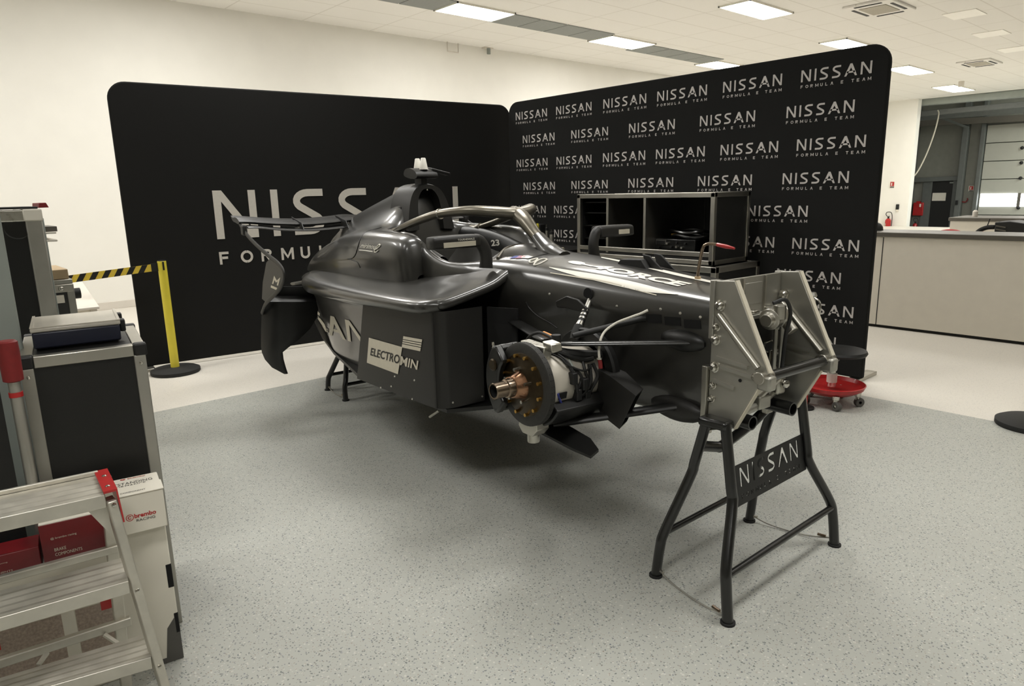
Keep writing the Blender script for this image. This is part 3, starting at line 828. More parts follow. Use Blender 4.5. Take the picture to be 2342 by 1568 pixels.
# ---- survival cell with the nose bulkhead
tub_half = [
    (0.062, [(0, .60), (.13, .605), (.178, .68), (.19, .80), (.196, .93), (.205, 1.0), (.180, 1.055), (.10, 1.076), (0, 1.082)]),
    (0.3, [(0, .575), (.14, .58), (.195, .66), (.21, .80), (.218, .93), (.226, 1.0), (.197, 1.066), (.11, 1.092), (0, 1.098)]),
    (0.6, [(0, .565), (.15, .57), (.21, .65), (.235, .80), (.243, .93), (.252, 1.0), (.215, 1.083), (.12, 1.110), (0, 1.117)]),
    (0.9, [(0, .53), (.17, .535), (.23, .62), (.258, .80), (.272, .93), (.282, 1.005), (.24, 1.10), (.13, 1.128), (0, 1.136)]),
    (1.2, [(0, .49), (.19, .495), (.25, .60), (.285, .80), (.308, .93), (.316, 1.01), (.272, 1.108), (.15, 1.140), (0, 1.150)]),
    (1.36, [(0, .48), (.2, .485), (.27, .60), (.30, .80), (.326, .93), (.336, 1.02), (.295, 1.108), (.19, 1.13), (0, 1.135)]),
    (1.46, [(0, .475), (.22, .48), (.29, .60), (.315, .80), (.338, .93), (.35, 1.03), (.325, 1.10), (.25, 1.09), (0, .96)]),
    (1.62, [(0, .47), (.24, .475), (.30, .60), (.33, .80), (.35, .93), (.365, 1.03), (.345, 1.103), (.275, 1.05), (0, .72)]),
    (1.76, [(0, .47), (.25, .475), (.31, .60), (.335, .80), (.36, .93), (.375, 1.04), (.355, 1.135), (.285, 1.08), (0, .65)]),
    (1.95, [(0, .47), (.26, .475), (.32, .60), (.34, .80), (.36, .93), (.38, 1.05), (.36, 1.205), (.30, 1.17), (0, .62)]),
    (2.3, [(0, .47), (.26, .475), (.32, .60), (.34, .80), (.36, .93), (.38, 1.05), (.35, 1.215), (.28, 1.17), (0, .85)]),
    (2.55, [(0, .47), (.24, .475), (.3, .60), (.33, .80), (.35, .93), (.36, 1.05), (.33, 1.16), (.25, 1.17), (0, 1.17)]),
]
rows = loft([P3(y, sym(h)) for y, h in tub_half], 5, 4, closed=True)
mb = MB().grid(rows, True)
mb.add(rows[0], [tuple(range(len(rows[0])))]); mb.add(rows[-1], [tuple(range(len(rows[-1])))])
tub = cp('monocoque', mb, 'carbon', smooth=50)
bvh = BVHTree.FromPolygons([tuple(p) for p in mb.v], mb.f)
def on_skin(p, d=(0, 0, -1), lift=0.002, tree=None):
    d = V(d).normalized()
    hit, nrm, idx, dist = (tree or bvh).ray_cast(V(p), d)
    if hit is None: return V(p)
    if nrm.dot(d) > 0: nrm = -nrm
    return hit + nrm * lift
def skin_px(u, v, lift=0.002, tree=None):
    o = to_car(CAM); d = to_car(CAM + ray(u, v)) - o
    hit, nrm, idx, dist = (tree or bvh).ray_cast(o, d.normalized())
    if hit is None: return None
    if nrm.dot(d) > 0: nrm = -nrm
    return hit + nrm * lift
# dark lower shell panel line and bolts on the flank
seam = [skin_px(u, v, 0.001) for u, v in ((1203, 690), (1212, 705), (1230, 722), (1258, 738), (1275, 750))]
seam = [p for p in seam if p]
if len(seam) > 2: cp('panel_seam', MB().tube(seam, 0.0035, 6, sm=4), 'carbon_k', tub)
# ribbed dark slots along the front of the flank
sl = MB()
for i in range(3):
    a = 0.10 + i * 0.085
    sl.prism([on_skin((-1, y, z), (1, 0, 0), 0.001) for y, z in ((a, .955), (a + .07, .950), (a + .07, .982), (a, .987))], (-0.002, 0, 0))
cp('side_slots', sl, 'void', tub, smooth=0)
for u, v in ((1257, 672), (1411, 700), (1511, 707), (1556, 716), (1602, 725)):
    p = skin_px(u, v, 0.0)
    if p: cp('flank_bolt', MB().ball(p, 0.006, 8), 'alu', tub)
# bulkhead face, cylinder unit and rods
cp('bulkhead', MB().prism([(-.17, .06, .63), (.17, .06, .63), (.18, .06, 1.04), (-.18, .06, 1.04)], (0, -.006, 0)), 'carbon_k', tub)
c = cy(1772, 725, -.05)
mc = MB().lathe([(0, -.07), (.022, -.07), (.026, -.05), (.038, -.045), (.04, -.01), (.034, .0), (.04, .006), (.04, .02), (.028, .025), (.028, .06), (0, .06)], c, (1, .15, .05), 20)
mc.cyl(c + V((-.02, -.03, 0)), c + V((-.02, -.03, .05)), .022).cyl(c + V((.04, -.02, -.02)), c + V((.04, -.05, -.05)), .02)
mstr = cp('master_cylinder', mc, 'alu', tub, bevel=0.002)
cp('brake_line', MB().tube([c + V((-.06, -.03, .06)), c + V((-.02, -.05, .07)), c + V((0, -.06, .02)), c + V((-.005, -.05, -.06)), c + V((0, -.04, -.18))], .007, 8, sm=5), 'black', mstr)
for u, v in ((1772, 795), (1786, 792)):
    q = cy(u, v, -.03); cp('control_rod', MB().cyl(q + V((0, 0, -.09)), q + V((0, 0, .09)), .008, 10), 'alu_d', tub)
q = [cy(u, v, -.035) for u, v in ((1744, 800), (1748, 782), (1764, 776), (1762, 795), (1752, 806))]
cp('pedal_window', MB().prism(q, (0, -.006, 0)), 'alu_b', tub)
qc = sum(q, V()) / 5
cp('pedal_opening', MB().prism([qc + (p - qc) * .78 + V((0, -.007, 0)) for p in q], (0, -.003, 0)), 'void', tub)

cp('cockpit_shade', MB().grid([[V((x, y, z + .02 * (y > 1.7))) for x, z in ((-.272, 1.055), (-.262, .95), (-.2, .84), (0, .80), (.2, .84), (.262, .95), (.272, 1.055))] for y in (1.50, 1.6, 1.8, 2.1, 2.37)]), 'void', tub)  # near-black sheet added to darken the cockpit interior
# ---- cockpit padding with the number, rim trim
for s in (-1, 1):
    pad = [[V((s * a, y, b)) for a, b in pr] for y, pr in (
        (1.72, [(.345, 1.10), (.30, 1.12), (.262, 1.08), (.262, .98)]), (1.95, [(.355, 1.14), (.30, 1.18), (.262, 1.12), (.262, .98)]),
        (2.2, [(.36, 1.20), (.30, 1.225), (.255, 1.17), (.255, .98)]), (2.42, [(.36, 1.21), (.30, 1.24), (.22, 1.2), (.2, .98)]))]
    hp = cp('headrest', MB().grid(loft(pad, 4, 3)), 'carbon_k', car, smooth=60)
    if s > 0:
        nb = MB()
        put_text(nb, '23', cx(1124, 563, .2575), cx(1143, 561, .2575), cx(1122, 549, .2575), 0.03)
        cp('race_number', nb, 'white', hp, smooth=0)
rim = MB().tube([V((-.235, 1.31, 1.13)), V((-.12, 1.40, 1.165)), V((-.02, 1.40, 1.178)), V((.06, 1.36, 1.165)), V((.11, 1.22, 1.158))], .008, 8, sm=5)
cp('windscreen_rim', rim, 'halo', car)
cowl = loft([[V((x, 1.15 + .0 * i, z)) for x, z in ((-.2, 1.125), (-.1, 1.146), (0, 1.151), (.1, 1.146), (.2, 1.125))] if i == 0 else
             [V((x, 1.30, z)) for x, z in ((-.24, 1.11), (-.13, 1.16), (0, 1.178), (.13, 1.16), (.24, 1.11))] if i == 1 else
             [V((x, 1.38, z)) for x, z in ((-.26, 1.105), (-.14, 1.165), (0, 1.185), (.14, 1.165), (.26, 1.105))] for i in range(3)], 5, 4)
cp('cockpit_cowl', MB().grid(cowl), 'carbon', car, smooth=60)
cbvh = BVHTree.FromPolygons([tuple(p) for r in cowl for p in r], [tuple(i * len(cowl[0]) + k for i, k in ((a, b), (a, b + 1), (a + 1, b + 1), (a + 1, b))) for a in range(len(cowl) - 1) for b in range(len(cowl[0]) - 1)])
# small tricolour flag and a looped logo beside the cockpit
def flank_quad(px, m, name, lift=.003):
    pts = [skin_px(u, v, lift) for u, v in px]
    if all(pts): cp(name, MB().add(pts, [tuple(range(len(pts)))]), m, tub, smooth=0)
flank_quad(((1163, 592), (1182, 584), (1196, 582), (1190, 590)), 'blue_d', 'flag_blue')
flank_quad(((1178, 592), (1188, 586), (1204, 586), (1196, 591)), 'red', 'flag_red')
flank_quad(((1192, 590), (1200, 583), (1220, 588), (1208, 592)), 'white', 'flag_white')
for ring in (((1217, 601), (1211, 600), (1213, 596), (1222, 593), (1230, 592), (1224, 598)), ((1221, 606), (1228, 598), (1240, 593), (1251, 594), (1240, 601), (1228, 606))):
    pts = [skin_px(u, v, .002) for u, v in ring]
    if all(pts): cp('ring_logo', MB().tube(pts, .004, 6, sm=4, closed=True), 'white', tub)

# ---- livery on the nose: stripes and lettering laid onto the skin
def skin_strip(name, up, lo, m='white', n=14):
    a = smooth_path([V((u, v, 0)) for u, v in up], n); b = smooth_path([V((u, v, 0)) for u, v in lo], n)
    rows_ = []
    for i in range(len(a)):
        row = []
        for k in range(4):
            q = a[i].lerp(b[i], k / 3)
            h = skin_px(q.x, q.y, .002)
            if h is None: break
            row.append(h)
        if len(row) == 4: rows_.append(row)
    if len(rows_) > 1: return cp(name, MB().grid(rows_), m, tub, smooth=60)
skin_strip('nose_stripe', ((1256, 611), (1300, 618), (1370, 629), (1440, 643), (1500, 658), (1551, 673)), ((1256, 612), (1296, 625), (1362, 642), (1430, 658), (1480, 668), (1551, 674)))
skin_strip('nose_pinstripe', ((1259, 623), (1320, 632), (1390, 644), (1450, 660), (1502, 674)), ((1259, 625), (1320, 635), (1390, 647), (1450, 663), (1502, 676)), 'cream')
skin_strip('far_stripe', ((1375, 588), (1420, 596), (1480, 609), (1540, 623), (1632, 644)), ((1375, 590), (1420, 600), (1480, 614), (1540, 629), (1632, 649)))
def skin_text(name, s, bl, br, tl, tr, bold=0.02, shear=0.0, m='white'):
    vs, fs = text2d(s, bold, shear)
    out = []
    for a, b in vs:
        u = (bl[0] * (1 - a) + br[0] * a) * (1 - b) + (tl[0] * (1 - a) + tr[0] * a) * b
        v = (bl[1] * (1 - a) + br[1] * a) * (1 - b) + (tl[1] * (1 - a) + tr[1] * a) * b
        h = skin_px(u, v, .002)
        if h is None: return
        out.append(h)
    cp(name, MB().add(out, fs), m, tub, smooth=0)
skin_text('nose_lettering', 'e-4ORCE', (1293, 600), (1554, 656), (1318, 593.5), (1584, 649), 0.05, 0.1)

# ---- rod with a red tip, camera mount on the nose
rod = cp('pitot_tube', MB().tube([cx(u, v, 0) for u, v in ((1594, 650), (1597, 620), (1603, 585), (1608, 566), (1617, 558), (1632, 558), (1645, 560))], .006, 10, sm=4), 'bronze', car)
cp('red_cover', MB().tube([cx(u, v, 0) for u, v in ((1640, 559), (1662, 564), (1680, 568))], [.007, .008, .004], 10), 'red', rod)
cp('base_collar', MB().cyl(cx(1595, 646, 0), cx(1596, 632, 0), .012, 12), 'brown', rod)
nm = MB()
c0 = on_skin((.06, .62, 1.4), lift=0)
nm.prism([c0 + V((-.05, .14, -.01)), c0 + V((-.05, .1, .03)), c0 + V((-.05, -.02, .035)), c0 + V((-.05, -.06, -.01))], (.05, 0, 0))
for dx in (-.02, .05):
    nm.prism([c0 + V((dx, -.02, 0)), c0 + V((dx, .0, .055)), c0 + V((dx, -.04, .05)), c0 + V((dx, -.12, -.01))], (.01, 0, 0))
cp('nose_camera_mount', nm, 'black', car, bevel=0.003)

# ---- side pods: deck, rim, undercut wall
pod = [
    (1.165, [(.29, 1.085), (.38, 1.045), (.54, 1.004), (.635, .982), (.662, .962), (.645, .94), (.55, .93), (.47, .90), (.46, .7), (.46, .5)]),
    (1.21, [(.295, 1.09), (.39, 1.045), (.57, 1.0), (.685, .982), (.712, .957), (.69, .93), (.60, .922), (.55, .88), (.54, .7), (.53, .48)]),
    (1.30, [(.30, 1.085), (.41, 1.035), (.60, .994), (.712, .978), (.737, .950), (.715, .92), (.64, .912), (.60, .87), (.58, .7), (.56, .475)]),
    (1.55, [(.33, 1.05), (.46, 1.005), (.60, .985), (.718, .972), (.746, .943), (.722, .91), (.66, .90), (.63, .86), (.60, .7), (.58, .47)]),
    (1.95, [(.34, 1.0), (.47, .985), (.60, .975), (.718, .964), (.750, .932), (.725, .892), (.67, .88), (.645, .84), (.615, .68), (.59, .47)]),
    (2.35, [(.36, .985), (.48, .975), (.60, .97), (.715, .96), (.748, .925), (.722, .88), (.67, .865), (.648, .82), (.61, .66), (.585, .47)]),
    (2.65, [(.37, .975), (.47, .97), (.58, .965), (.685, .957), (.722, .920), (.70, .87), (.655, .85), (.63, .80), (.595, .65), (.56, .47)]),
    (2.85, [(.36, .97), (.45, .965), (.54, .96), (.63, .952), (.675, .915), (.655, .86), (.61, .84), (.585, .78), (.55, .64), (.51, .47)]),
    (3.05, [(.34, .96), (.41, .955), (.48, .95), (.55, .942), (.60, .905), (.58, .85), (.54, .83), (.515, .76), (.48, .63), (.44, .47)]),
    (3.35, [(.28, .94), (.34, .935), (.39, .93), (.44, .92), (.49, .88), (.47, .83), (.44, .81), (.42, .74), (.39, .62), (.36, .48)]),
    (3.75, [(.20, .9), (.24, .89), (.28, .88), (.32, .87), (.36, .84), (.34, .8), (.32, .78), (.3, .72), (.28, .62), (.26, .5)]),
]
podt = []
for s in (-1, 1):
    rows = loft([[V((s * a, y, b)) for a, b in pr] for y, pr in pod], 6, 5)
    mb = MB().grid(rows)
    lip = [V((s * a, b, c)) for a, b, c in ((.24, 1.175, 1.085), (.30, 1.168, 1.058), (.38, 1.163, 1.023), (.54, 1.165, .984), (.625, 1.172, .966), (.652, 1.19, .961))]
    podt.append((cp('sidepod', mb, 'carbon', car, smooth=50), mb))
    cp('front_lip', MB().tube(lip, .0225, 14, sm=5), 'carbon', podt[-1][0])
pod_near = podt[0][0]
pb = BVHTree.FromPolygons([tuple(p) for p in podt[0][1].v], podt[0][1].f)
# big letters on the undercut wall behind the flat board
def skin_polys(name, polys, m, parent, tree, n=2, box=None):
    """polys in pixel space, projected on a skin"""
    mb = MB()
    for p in polys:
        h = [skin_px(u, v, .004, tree) for u, v in p]
        h = [p for p in h if p]
        if len(h) > 2: mb.add(h, [tuple(range(len(h)))])
    if mb.f: cp(name, mb, m, parent, smooth=0)
def px_letter(c, x0, x1, bl, br, tl, tr, w=.9, s=.15):
    out = []
    for p in glyph(c, w, s):
        q = []
        for a, b in p:
            t = (x0 + (x1 - x0) * a / w)
            q.append(((bl[0] * (1 - t) + br[0] * t) * (1 - b) + (tl[0] * (1 - t) + tr[0] * t) * b, (bl[1] * (1 - t) + br[1] * t) * (1 - b) + (tl[1] * (1 - t) + tr[1] * t) * b))
        out.append(q)
    return out
qd = ((757, 761), (850, 783), (720, 703), (850, 732))
pol = []
pol += px_letter('A', .02, .40, (752, 764), (852, 797), (736, 716), (856, 746))
pol += px_letter('N', .45, .88, (752, 764), (852, 797), (736, 716), (856, 746))
# the S lies on the strongly turned rear of the wall
pol += [[(716, 704), (722, 706), (733, 716), (732, 722), (724, 715)], [(717, 706), (722, 712), (729, 722), (734, 732), (729, 731), (722, 720)], [(727, 727), (733, 727), (742, 738), (752, 752), (748, 753), (737, 742)], [(733, 742), (737, 743), (752, 753), (752, 760), (745, 757)]]
skin_polys('side_lettering', pol, 'cream', pod_near, pb)

# ---- flat boards in front of the pods
bd_plan = [(-.672, 2.09), (-.676, 1.7), (-.676, 1.25), (-.668, 1.195), (-.64, 1.165), (-.60, 1.155), (-.44, 1.155)]
for s in (-1, 1):
    rows = []
    pl = smooth_path([V((a, b, 0)) for a, b in bd_plan], 5)
    for zi in range(2):
        row = []
        for p in pl:
            t = max(0, min(1, (p.y - 1.155) / .93))
            zlo = .487 - .045 * t
            y = p.y - (.17 * t * t if zi else 0)
            row.append(V((s * -p.x, y, .935 if zi else zlo)) if s > 0 else V((p.x, y, .935 if zi else zlo)))
        rows.append(row)
    inner = [[V((q.x * .975, q.y + .012, q.z)) for q in r] for r in rows]
    mb = MB().grid(rows).grid(inner)
    mb.grid([rows[0], inner[0]]).grid([rows[1], inner[1]]).grid([[rows[0][0], rows[1][0]], [inner[0][0], inner[1][0]]]).grid([[rows[0][-1], rows[1][-1]], [inner[0][-1], inner[1][-1]]])
    brd = cp('side_board', mb, 'carbon_m', car)
    if s < 0:
        X = -.6795
        def q3(*uv): return [cx(u, v, X) for u, v in uv]
        st = MB()
        rect = q3((843.6, 771.7), (920, 793.4), (910, 855.4), (839, 829))
        st.add(rect, [(0, 1, 2, 3)])
        tl, tr, br, bl = q3((922.5, 768.3), (965.6, 776), (961, 803), (918.7, 794))
        for a, b in ((0, .26), (.32, .45), (.51, .64), (.70, 1)):
            st.add([tl.lerp(bl, a), tr.lerp(br, a), tr.lerp(br, b), tl.lerp(bl, b)], [(0, 1, 2, 3)])
        cp('sponsor_sticker', st, 'cream', brd, smooth=0)
        dk = MB()
        X = -.681
        a, b, c_, d = q3((846.6, 812), (912.5, 832.5), (849, 794.5), (915.5, 812))
        put_text(dk, 'ELECTRO', a, b, c_, 0.02, 0, d)
        cp('dark_lettering', dk, 'carbon_k', brd, smooth=0)
        lt = MB()
        a, b, c_, d = q3((914.5, 834), (954, 845.5), (917.5, 814), (957, 825))
        put_text(lt, 'MIN', a, b, c_, 0.02, 0, d)
        cp('light_lettering', lt, 'cream', brd, smooth=0)
        for u, v in ((871, 886), (895, 883), (943, 912), (948, 869), (903, 860)): cp('rivet', MB().ball(cx(u, v, -.677), .0055, 8), 'alu_b', brd)
        for u, v in ((1036, 920), (1103, 906)): cp('rivet', MB().ball(cy(u, v, 1.153), .0055, 8), 'alu_b', brd)
        p0, p1 = cx(983, 953, -.6), cx(1004, 939, -.6)
        cp('stay_rod', MB().tube([p0, p1], .006, 8), 'alu_d', brd)
# floor
cp('underfloor', MB().prism([(-.62, 1.2, .452), (-.66, 2.1, .445), (-.56, 2.7, .455), (-.44, 3.2, .46), (-.25, 3.9, .5), (.25, 3.9, .5), (.44, 3.2, .46), (.56, 2.7, .455), (.66, 2.1, .445), (.62, 1.2, .452), (.3, 1.0, .47), (-.3, 1.0, .47)], (0, 0, .018)), 'carbon_k')

# ---- engine cover with shoulders
ec = [
    (1.80, [(.42, .95), (.42, .97), (.415, 1.0), (.40, 1.02), (.37, 1.02), (.34, 1.0), (.31, .9), (0, .60)]),
    (1.825, [(.452, .95), (.455, 1.03), (.445, 1.10), (.42, 1.14), (.37, 1.145), (.325, 1.10), (.29, .9), (0, .60)]),
    (1.88, [(.475, .965), (.482, 1.06), (.475, 1.15), (.44, 1.205), (.37, 1.215), (.315, 1.16), (.285, .9), (0, .60)]),
    (2.05, [(.485, .958), (.495, 1.07), (.485, 1.17), (.445, 1.226), (.37, 1.235), (.31, 1.19), (.28, .92), (0, .60)]),
    (2.32, [(.49, .955), (.502, 1.08), (.485, 1.18), (.44, 1.230), (.36, 1.243), (.30, 1.215), (.265, .95), (0, .70)]),
    (2.44, [(.492, .955), (.505, 1.075), (.483, 1.177), (.43, 1.227), (.33, 1.25), (.21, 1.26), (.14, 1.27), (0, 1.28)]),
    (2.56, [(.49, .952), (.502, 1.065), (.478, 1.168), (.42, 1.218), (.29, 1.25), (.160, 1.34), (.088, 1.465), (0, 1.497)]),
    (2.75, [(.485, .95), (.495, 1.05), (.47, 1.145), (.41, 1.195), (.27, 1.24), (.145, 1.33), (.07, 1.43), (0, 1.468)]),
    (3.0, [(.465, .94), (.47, 1.03), (.44, 1.10), (.38, 1.15), (.25, 1.2), (.125, 1.29), (.052, 1.38), (0, 1.415)]),
    (3.3, [(.42, .93), (.42, .99), (.39, 1.05), (.33, 1.095), (.22, 1.14), (.11, 1.23), (.045, 1.31), (0, 1.345)]),
    (3.6, [(.35, .9), (.345, .95), (.32, .99), (.27, 1.03), (.18, 1.08), (.08, 1.17), (.03, 1.235), (0, 1.265)]),
    (3.95, [(.24, .87), (.23, .9), (.20, .93), (.17, .95), (.12, .98), (.05, 1.05), (.02, 1.09), (0, 1.11)]),
]
def sym_open(h):
    k = lambda b: .02 * max(0, min(1, (b - 1.2) / .2))
    return [(-a + k(b), b) for a, b in h] + [(a + k(b), b) for a, b in h[::-1]][1:]
rows = loft([P3(y, sym_open(h)) for y, h in ec], 6, 4)
mb = MB().grid(rows)
cover = cp('engine_cover', mb, 'carbon', car, smooth=50)
eb = BVHTree.FromPolygons([tuple(p) for p in mb.v], mb.f)
# script sticker on the near shoulder
vs, fs = text2d('mirimou', 0.0, 0.25)
bl, br, tl, tr = (824, 566.5), (858, 569.5), (829, 556.5), (862, 560)
out = [skin_px((bl[0] * (1 - a) + br[0] * a) * (1 - b) + (tl[0] * (1 - a) + tr[0] * a) * b, (bl[1] * (1 - a) + br[1] * a) * (1 - b) + (tl[1] * (1 - a) + tr[1] * a) * b, .003, eb) for a, b in vs]
if all(out): cp('script_sticker', MB().add(out, fs), 'white', cover, smooth=0)
sw = [skin_px(u, v, .003, eb) for u, v in ((857, 571), (864, 568), (870, 562), (869, 559), (864, 563), (859, 571), (857, 576), (862, 576), (866, 572))]
if all(sw): cp('script_swash', MB().tube(sw, .0035, 6, sm=3), 'white', cover)
sw = [skin_px(u, v, .003, eb) for u, v in ((823, 572), (836, 573), (854, 575.5))]
if all(sw): cp('script_underline', MB().tube(sw, .003, 6, sm=2), 'white', cover)
# panel joints
for ln_ in (((872, 520), (858, 524), (838, 530), (826, 543), (820, 560), (814, 580), (806, 590), (795, 592)), ((795, 592), (806, 594), (818, 600), (824, 612))):
    s_ = [skin_px(u, v, .0005, eb) for u, v in ln_]
    s_ = [p for p in s_ if p]
    if len(s_) > 3: cp('panel_joint', MB().tube(s_, .003, 6, sm=4), 'carbon_k', cover)

# ---- roll hoop with the air intake
yo_, yi_ = 2.39, 2.60
HX = .022
outer = [(-.172, 1.225), (-.160, 1.30), (-.140, 1.39), (-.112, 1.452), (-.07, 1.490), (0, 1.505), (.07, 1.490), (.112, 1.452), (.140, 1.39), (.160, 1.30), (.172, 1.225)]
inner = [(-.082, 1.225), (-.079, 1.30), (-.073, 1.38), (-.060, 1.43), (-.034, 1.465), (0, 1.474), (.034, 1.465), (.060, 1.43), (.073, 1.38), (.079, 1.30), (.082, 1.225)]
outer = [(a + HX, b) for a, b in outer]; inner = [(a + HX, b) for a, b in inner]
outer = [(p.x, p.y) for p in smooth_path([V((a, b, 0)) for a, b in outer], 4)]
inner = [(p.x, p.y) for p in smooth_path([V((a, b, 0)) for a, b in inner], 4)]
rk = lambda z: .12 * (z - 1.225)
rows = [[V((a, yi_ + .05, b)) for a, b in outer], [V((a, yo_ + .03 + rk(b), b)) for a, b in outer], [V((HX + (a - HX) * .96, yo_ + rk(b), b - .006)) for a, b in outer],
        [V((HX + (a - HX) * 1.08, yo_ + rk(b), b)) for a, b in inner], [V((a, yo_ + .02 + rk(b), b)) for a, b in inner], [V((HX + (a - HX) * .9, yi_, b)) for a, b in inner]]
hoop = cp('roll_hoop', MB().grid(rows), 'carbon_m', car, smooth=45)
cp('air_intake', MB().add([V((a, yi_ - .06, b)) for a, b in inner], [tuple(range(len(inner)))]), 'void', hoop, smooth=0)
for s in (-1, 1):
    a = [V((HX + s * x, y, z)) for x, y, z in ((.1545, 2.50, 1.325), (.1545, 2.545, 1.325), (.1465, 2.545, 1.365), (.1465, 2.50, 1.365))]
    cp('jack_hole', MB().prism([p + V((-.003 * s, 0, 0)) for p in a], (.006 * s, 0, 0)), 'void', hoop)
cp('intake_rivet', MB().ball((HX, 2.43, 1.466), .008, 10), 'chrome', hoop)
# camera pod with the two white cones
pc = V((HX * .5, 2.47, 1.505))
cpod = MB().prism([pc + V((-.02, -.03, -.01)), pc + V((.02, -.03, -.01)), pc + V((.02, .06, -.01)), pc + V((-.02, .06, -.01))], (0, 0, .05))
cpod2 = loft([[pc + V((x, y, z)) for y, z in ((-.075, .045), (-.05, .075), (.02, .095), (.08, .085), (.09, .05), (.0, .03), (-.06, .032))] for x in (-.075, -.065, 0, .065, .075)], 3, 3, closed=True)
pod_cam = cp('camera_pod', MB().grid(cpod2, True).add(cpod2[0], [tuple(range(len(cpod2[0])))]).add(cpod2[-1], [tuple(range(len(cpod2[-1])))]), 'carbon_k', car, smooth=50)
cp('pod_stem', cpod, 'black', pod_cam, bevel=.004)
wg = [pc + V((x, y, z)) for x, y, z in ((.05, -.05, .075), (.15, -.10, .045), (.15, -.04, .045), (.06, .03, .085))]
cp('pod_wing', MB().prism(wg, (0, 0, .018)), 'carbon_k', pod_cam, bevel=.004)
for y in (.045, -.03):
    b_ = pc + V((0, y, .085))
    cp('antenna_cone', MB().lathe([(0, 0), (.027, 0), (.015, .066), (.011, .07), (0, .07)], b_, (0, 0, 1), 18), 'white', pod_cam, label='white antenna cone')

# ---- halo
hp_ = [V(p) for p in ((-.30, 2.27, 1.226), (-.317, 2.09, 1.268), (-.31, 1.936, 1.304), (-.283, 1.796, 1.335), (-.24, 1.683, 1.349), (-.185, 1.585, 1.353), (-.11, 1.511, 1.345), (0, 1.462, 1.333))]
hp_ = hp_ + [V((-p.x, p.y, p.z)) for p in hp_[-2::-1]]
halo = cp('halo', MB().tube(hp_, [.021, .024, .026, .028, .030, .032, .036, .040, .036, .032, .030, .028, .026, .024, .021], 18, sm=5, flat=.82, up=(0, 0, 1)), 'halo', car, smooth=60)
cp('centre_pillar', MB().tube([V((0, 1.50, 1.345)), V((0, 1.445, 1.328)), V((0, 1.385, 1.292)), V((0, 1.32, 1.24)), V((0, 1.24, 1.182)), V((0, 1.19, 1.14))], [.036, .046, .044, .036, .032, .034], 16, sm=5, flat=.8), 'halo', halo, smooth=60)
cp('pillar_fairing', MB().tube([V((0, 1.29, 1.222)), V((0, 1.24, 1.185)), V((0, 1.18, 1.15)), V((0, 1.09, 1.128))], [.040, .048, .058, .045], 16, sm=5, flat=.75), 'carbon', halo, smooth=60)
for s in (-1, 1):
    cp('rear_mount', MB().tube([V((s * .30, 2.25, 1.23)), V((s * .30, 2.30, 1.212)), V((s * .30, 2.36, 1.21))], [.026, .03, .032], 12), 'halo', halo)
cp('joint_ring', MB().tube([V((-.278, 1.778, 1.3375)), V((-.275, 1.768, 1.339))], .0285, 14), 'chrome', halo)

# ---- mirrors (housing runs outboard from the stalk, glass to the rear)
for s in (-1, 1):
    c0 = V((s * .505, 1.262, 1.222))
    prof = [(-.03, -.022), (-.034, 0), (-.03, .026), (-.01, .036), (.03, .034), (.048, .026), (.05, -.018), (.03, -.026)]
    secs = []
    for dx, k in ((-.125, .80), (-.115, .97), (-.03, 1.02), (.06, 1), (.112, .95), (.122, .8)):
        secs.append([c0 + V((s * dx, a * k + .006, b * k)) for a, b in prof])
    r_ = loft(secs, 4, 3, closed=True)
    hs_ = cp('mirror_housing', MB().grid(r_, True).add(r_[0], [tuple(range(len(r_[0])))]).add(r_[-1], [tuple(range(len(r_[-1])))]), 'carbon_m', car, smooth=50)
    stalk = [c0 + V((s * -.10, .0, .008)), c0 + V((s * -.135, .0, .0)), c0 + V((s * -.158, -.005, -.035)), c0 + V((s * -.164, -.01, -.075)), c0 + V((s * -.160, -.012, -.125))]
    cp('mirror_stalk', MB().tube(stalk, [.030, .031, .030, .031, .034], 16, sm=4, flat=.8, up=(0, 1, 0)), 'carbon_m', hs_)
    yf = c0.y - .0315
    o_ = c0 + V((0, -.0315, 0))
    if s < 0:
        lb = [V((c0.x - .075, yf, c0.z - .016)), V((c0.x + .095, yf, c0.z - .014)), V((c0.x + .095, yf, c0.z + .008)), V((c0.x - .075, yf, c0.z + .007))]
        cp('white_label', MB().prism(lb, (0, .004, 0)), 'cream', hs_)
        tx = MB(); put_text(tx, 'TOURNEWALZ', V((c0.x + .0, yf + .001, c0.z + .012)), V((c0.x + .09, yf + .001, c0.z + .013)), V((c0.x + .0, yf + .003, c0.z + .020)))
        cp('label_text', tx, 'white', hs_, smooth=0)
    else:
        cp('white_label', MB().prism([V((c0.x + x, yf, c0.z + z)) for x, z in ((.0, -.012), (.08, -.012), (.08, .012), (.0, .012))], (0, .004, 0)), 'cream', hs_)
    cp('mirror_glass', MB().prism([c0 + V((s * dx, .054, z)) for dx, z in ((-.1, -.015), (.1, -.015), (.1, .024), (-.1, .024))], (0, .004, 0)), 'glass', hs_)

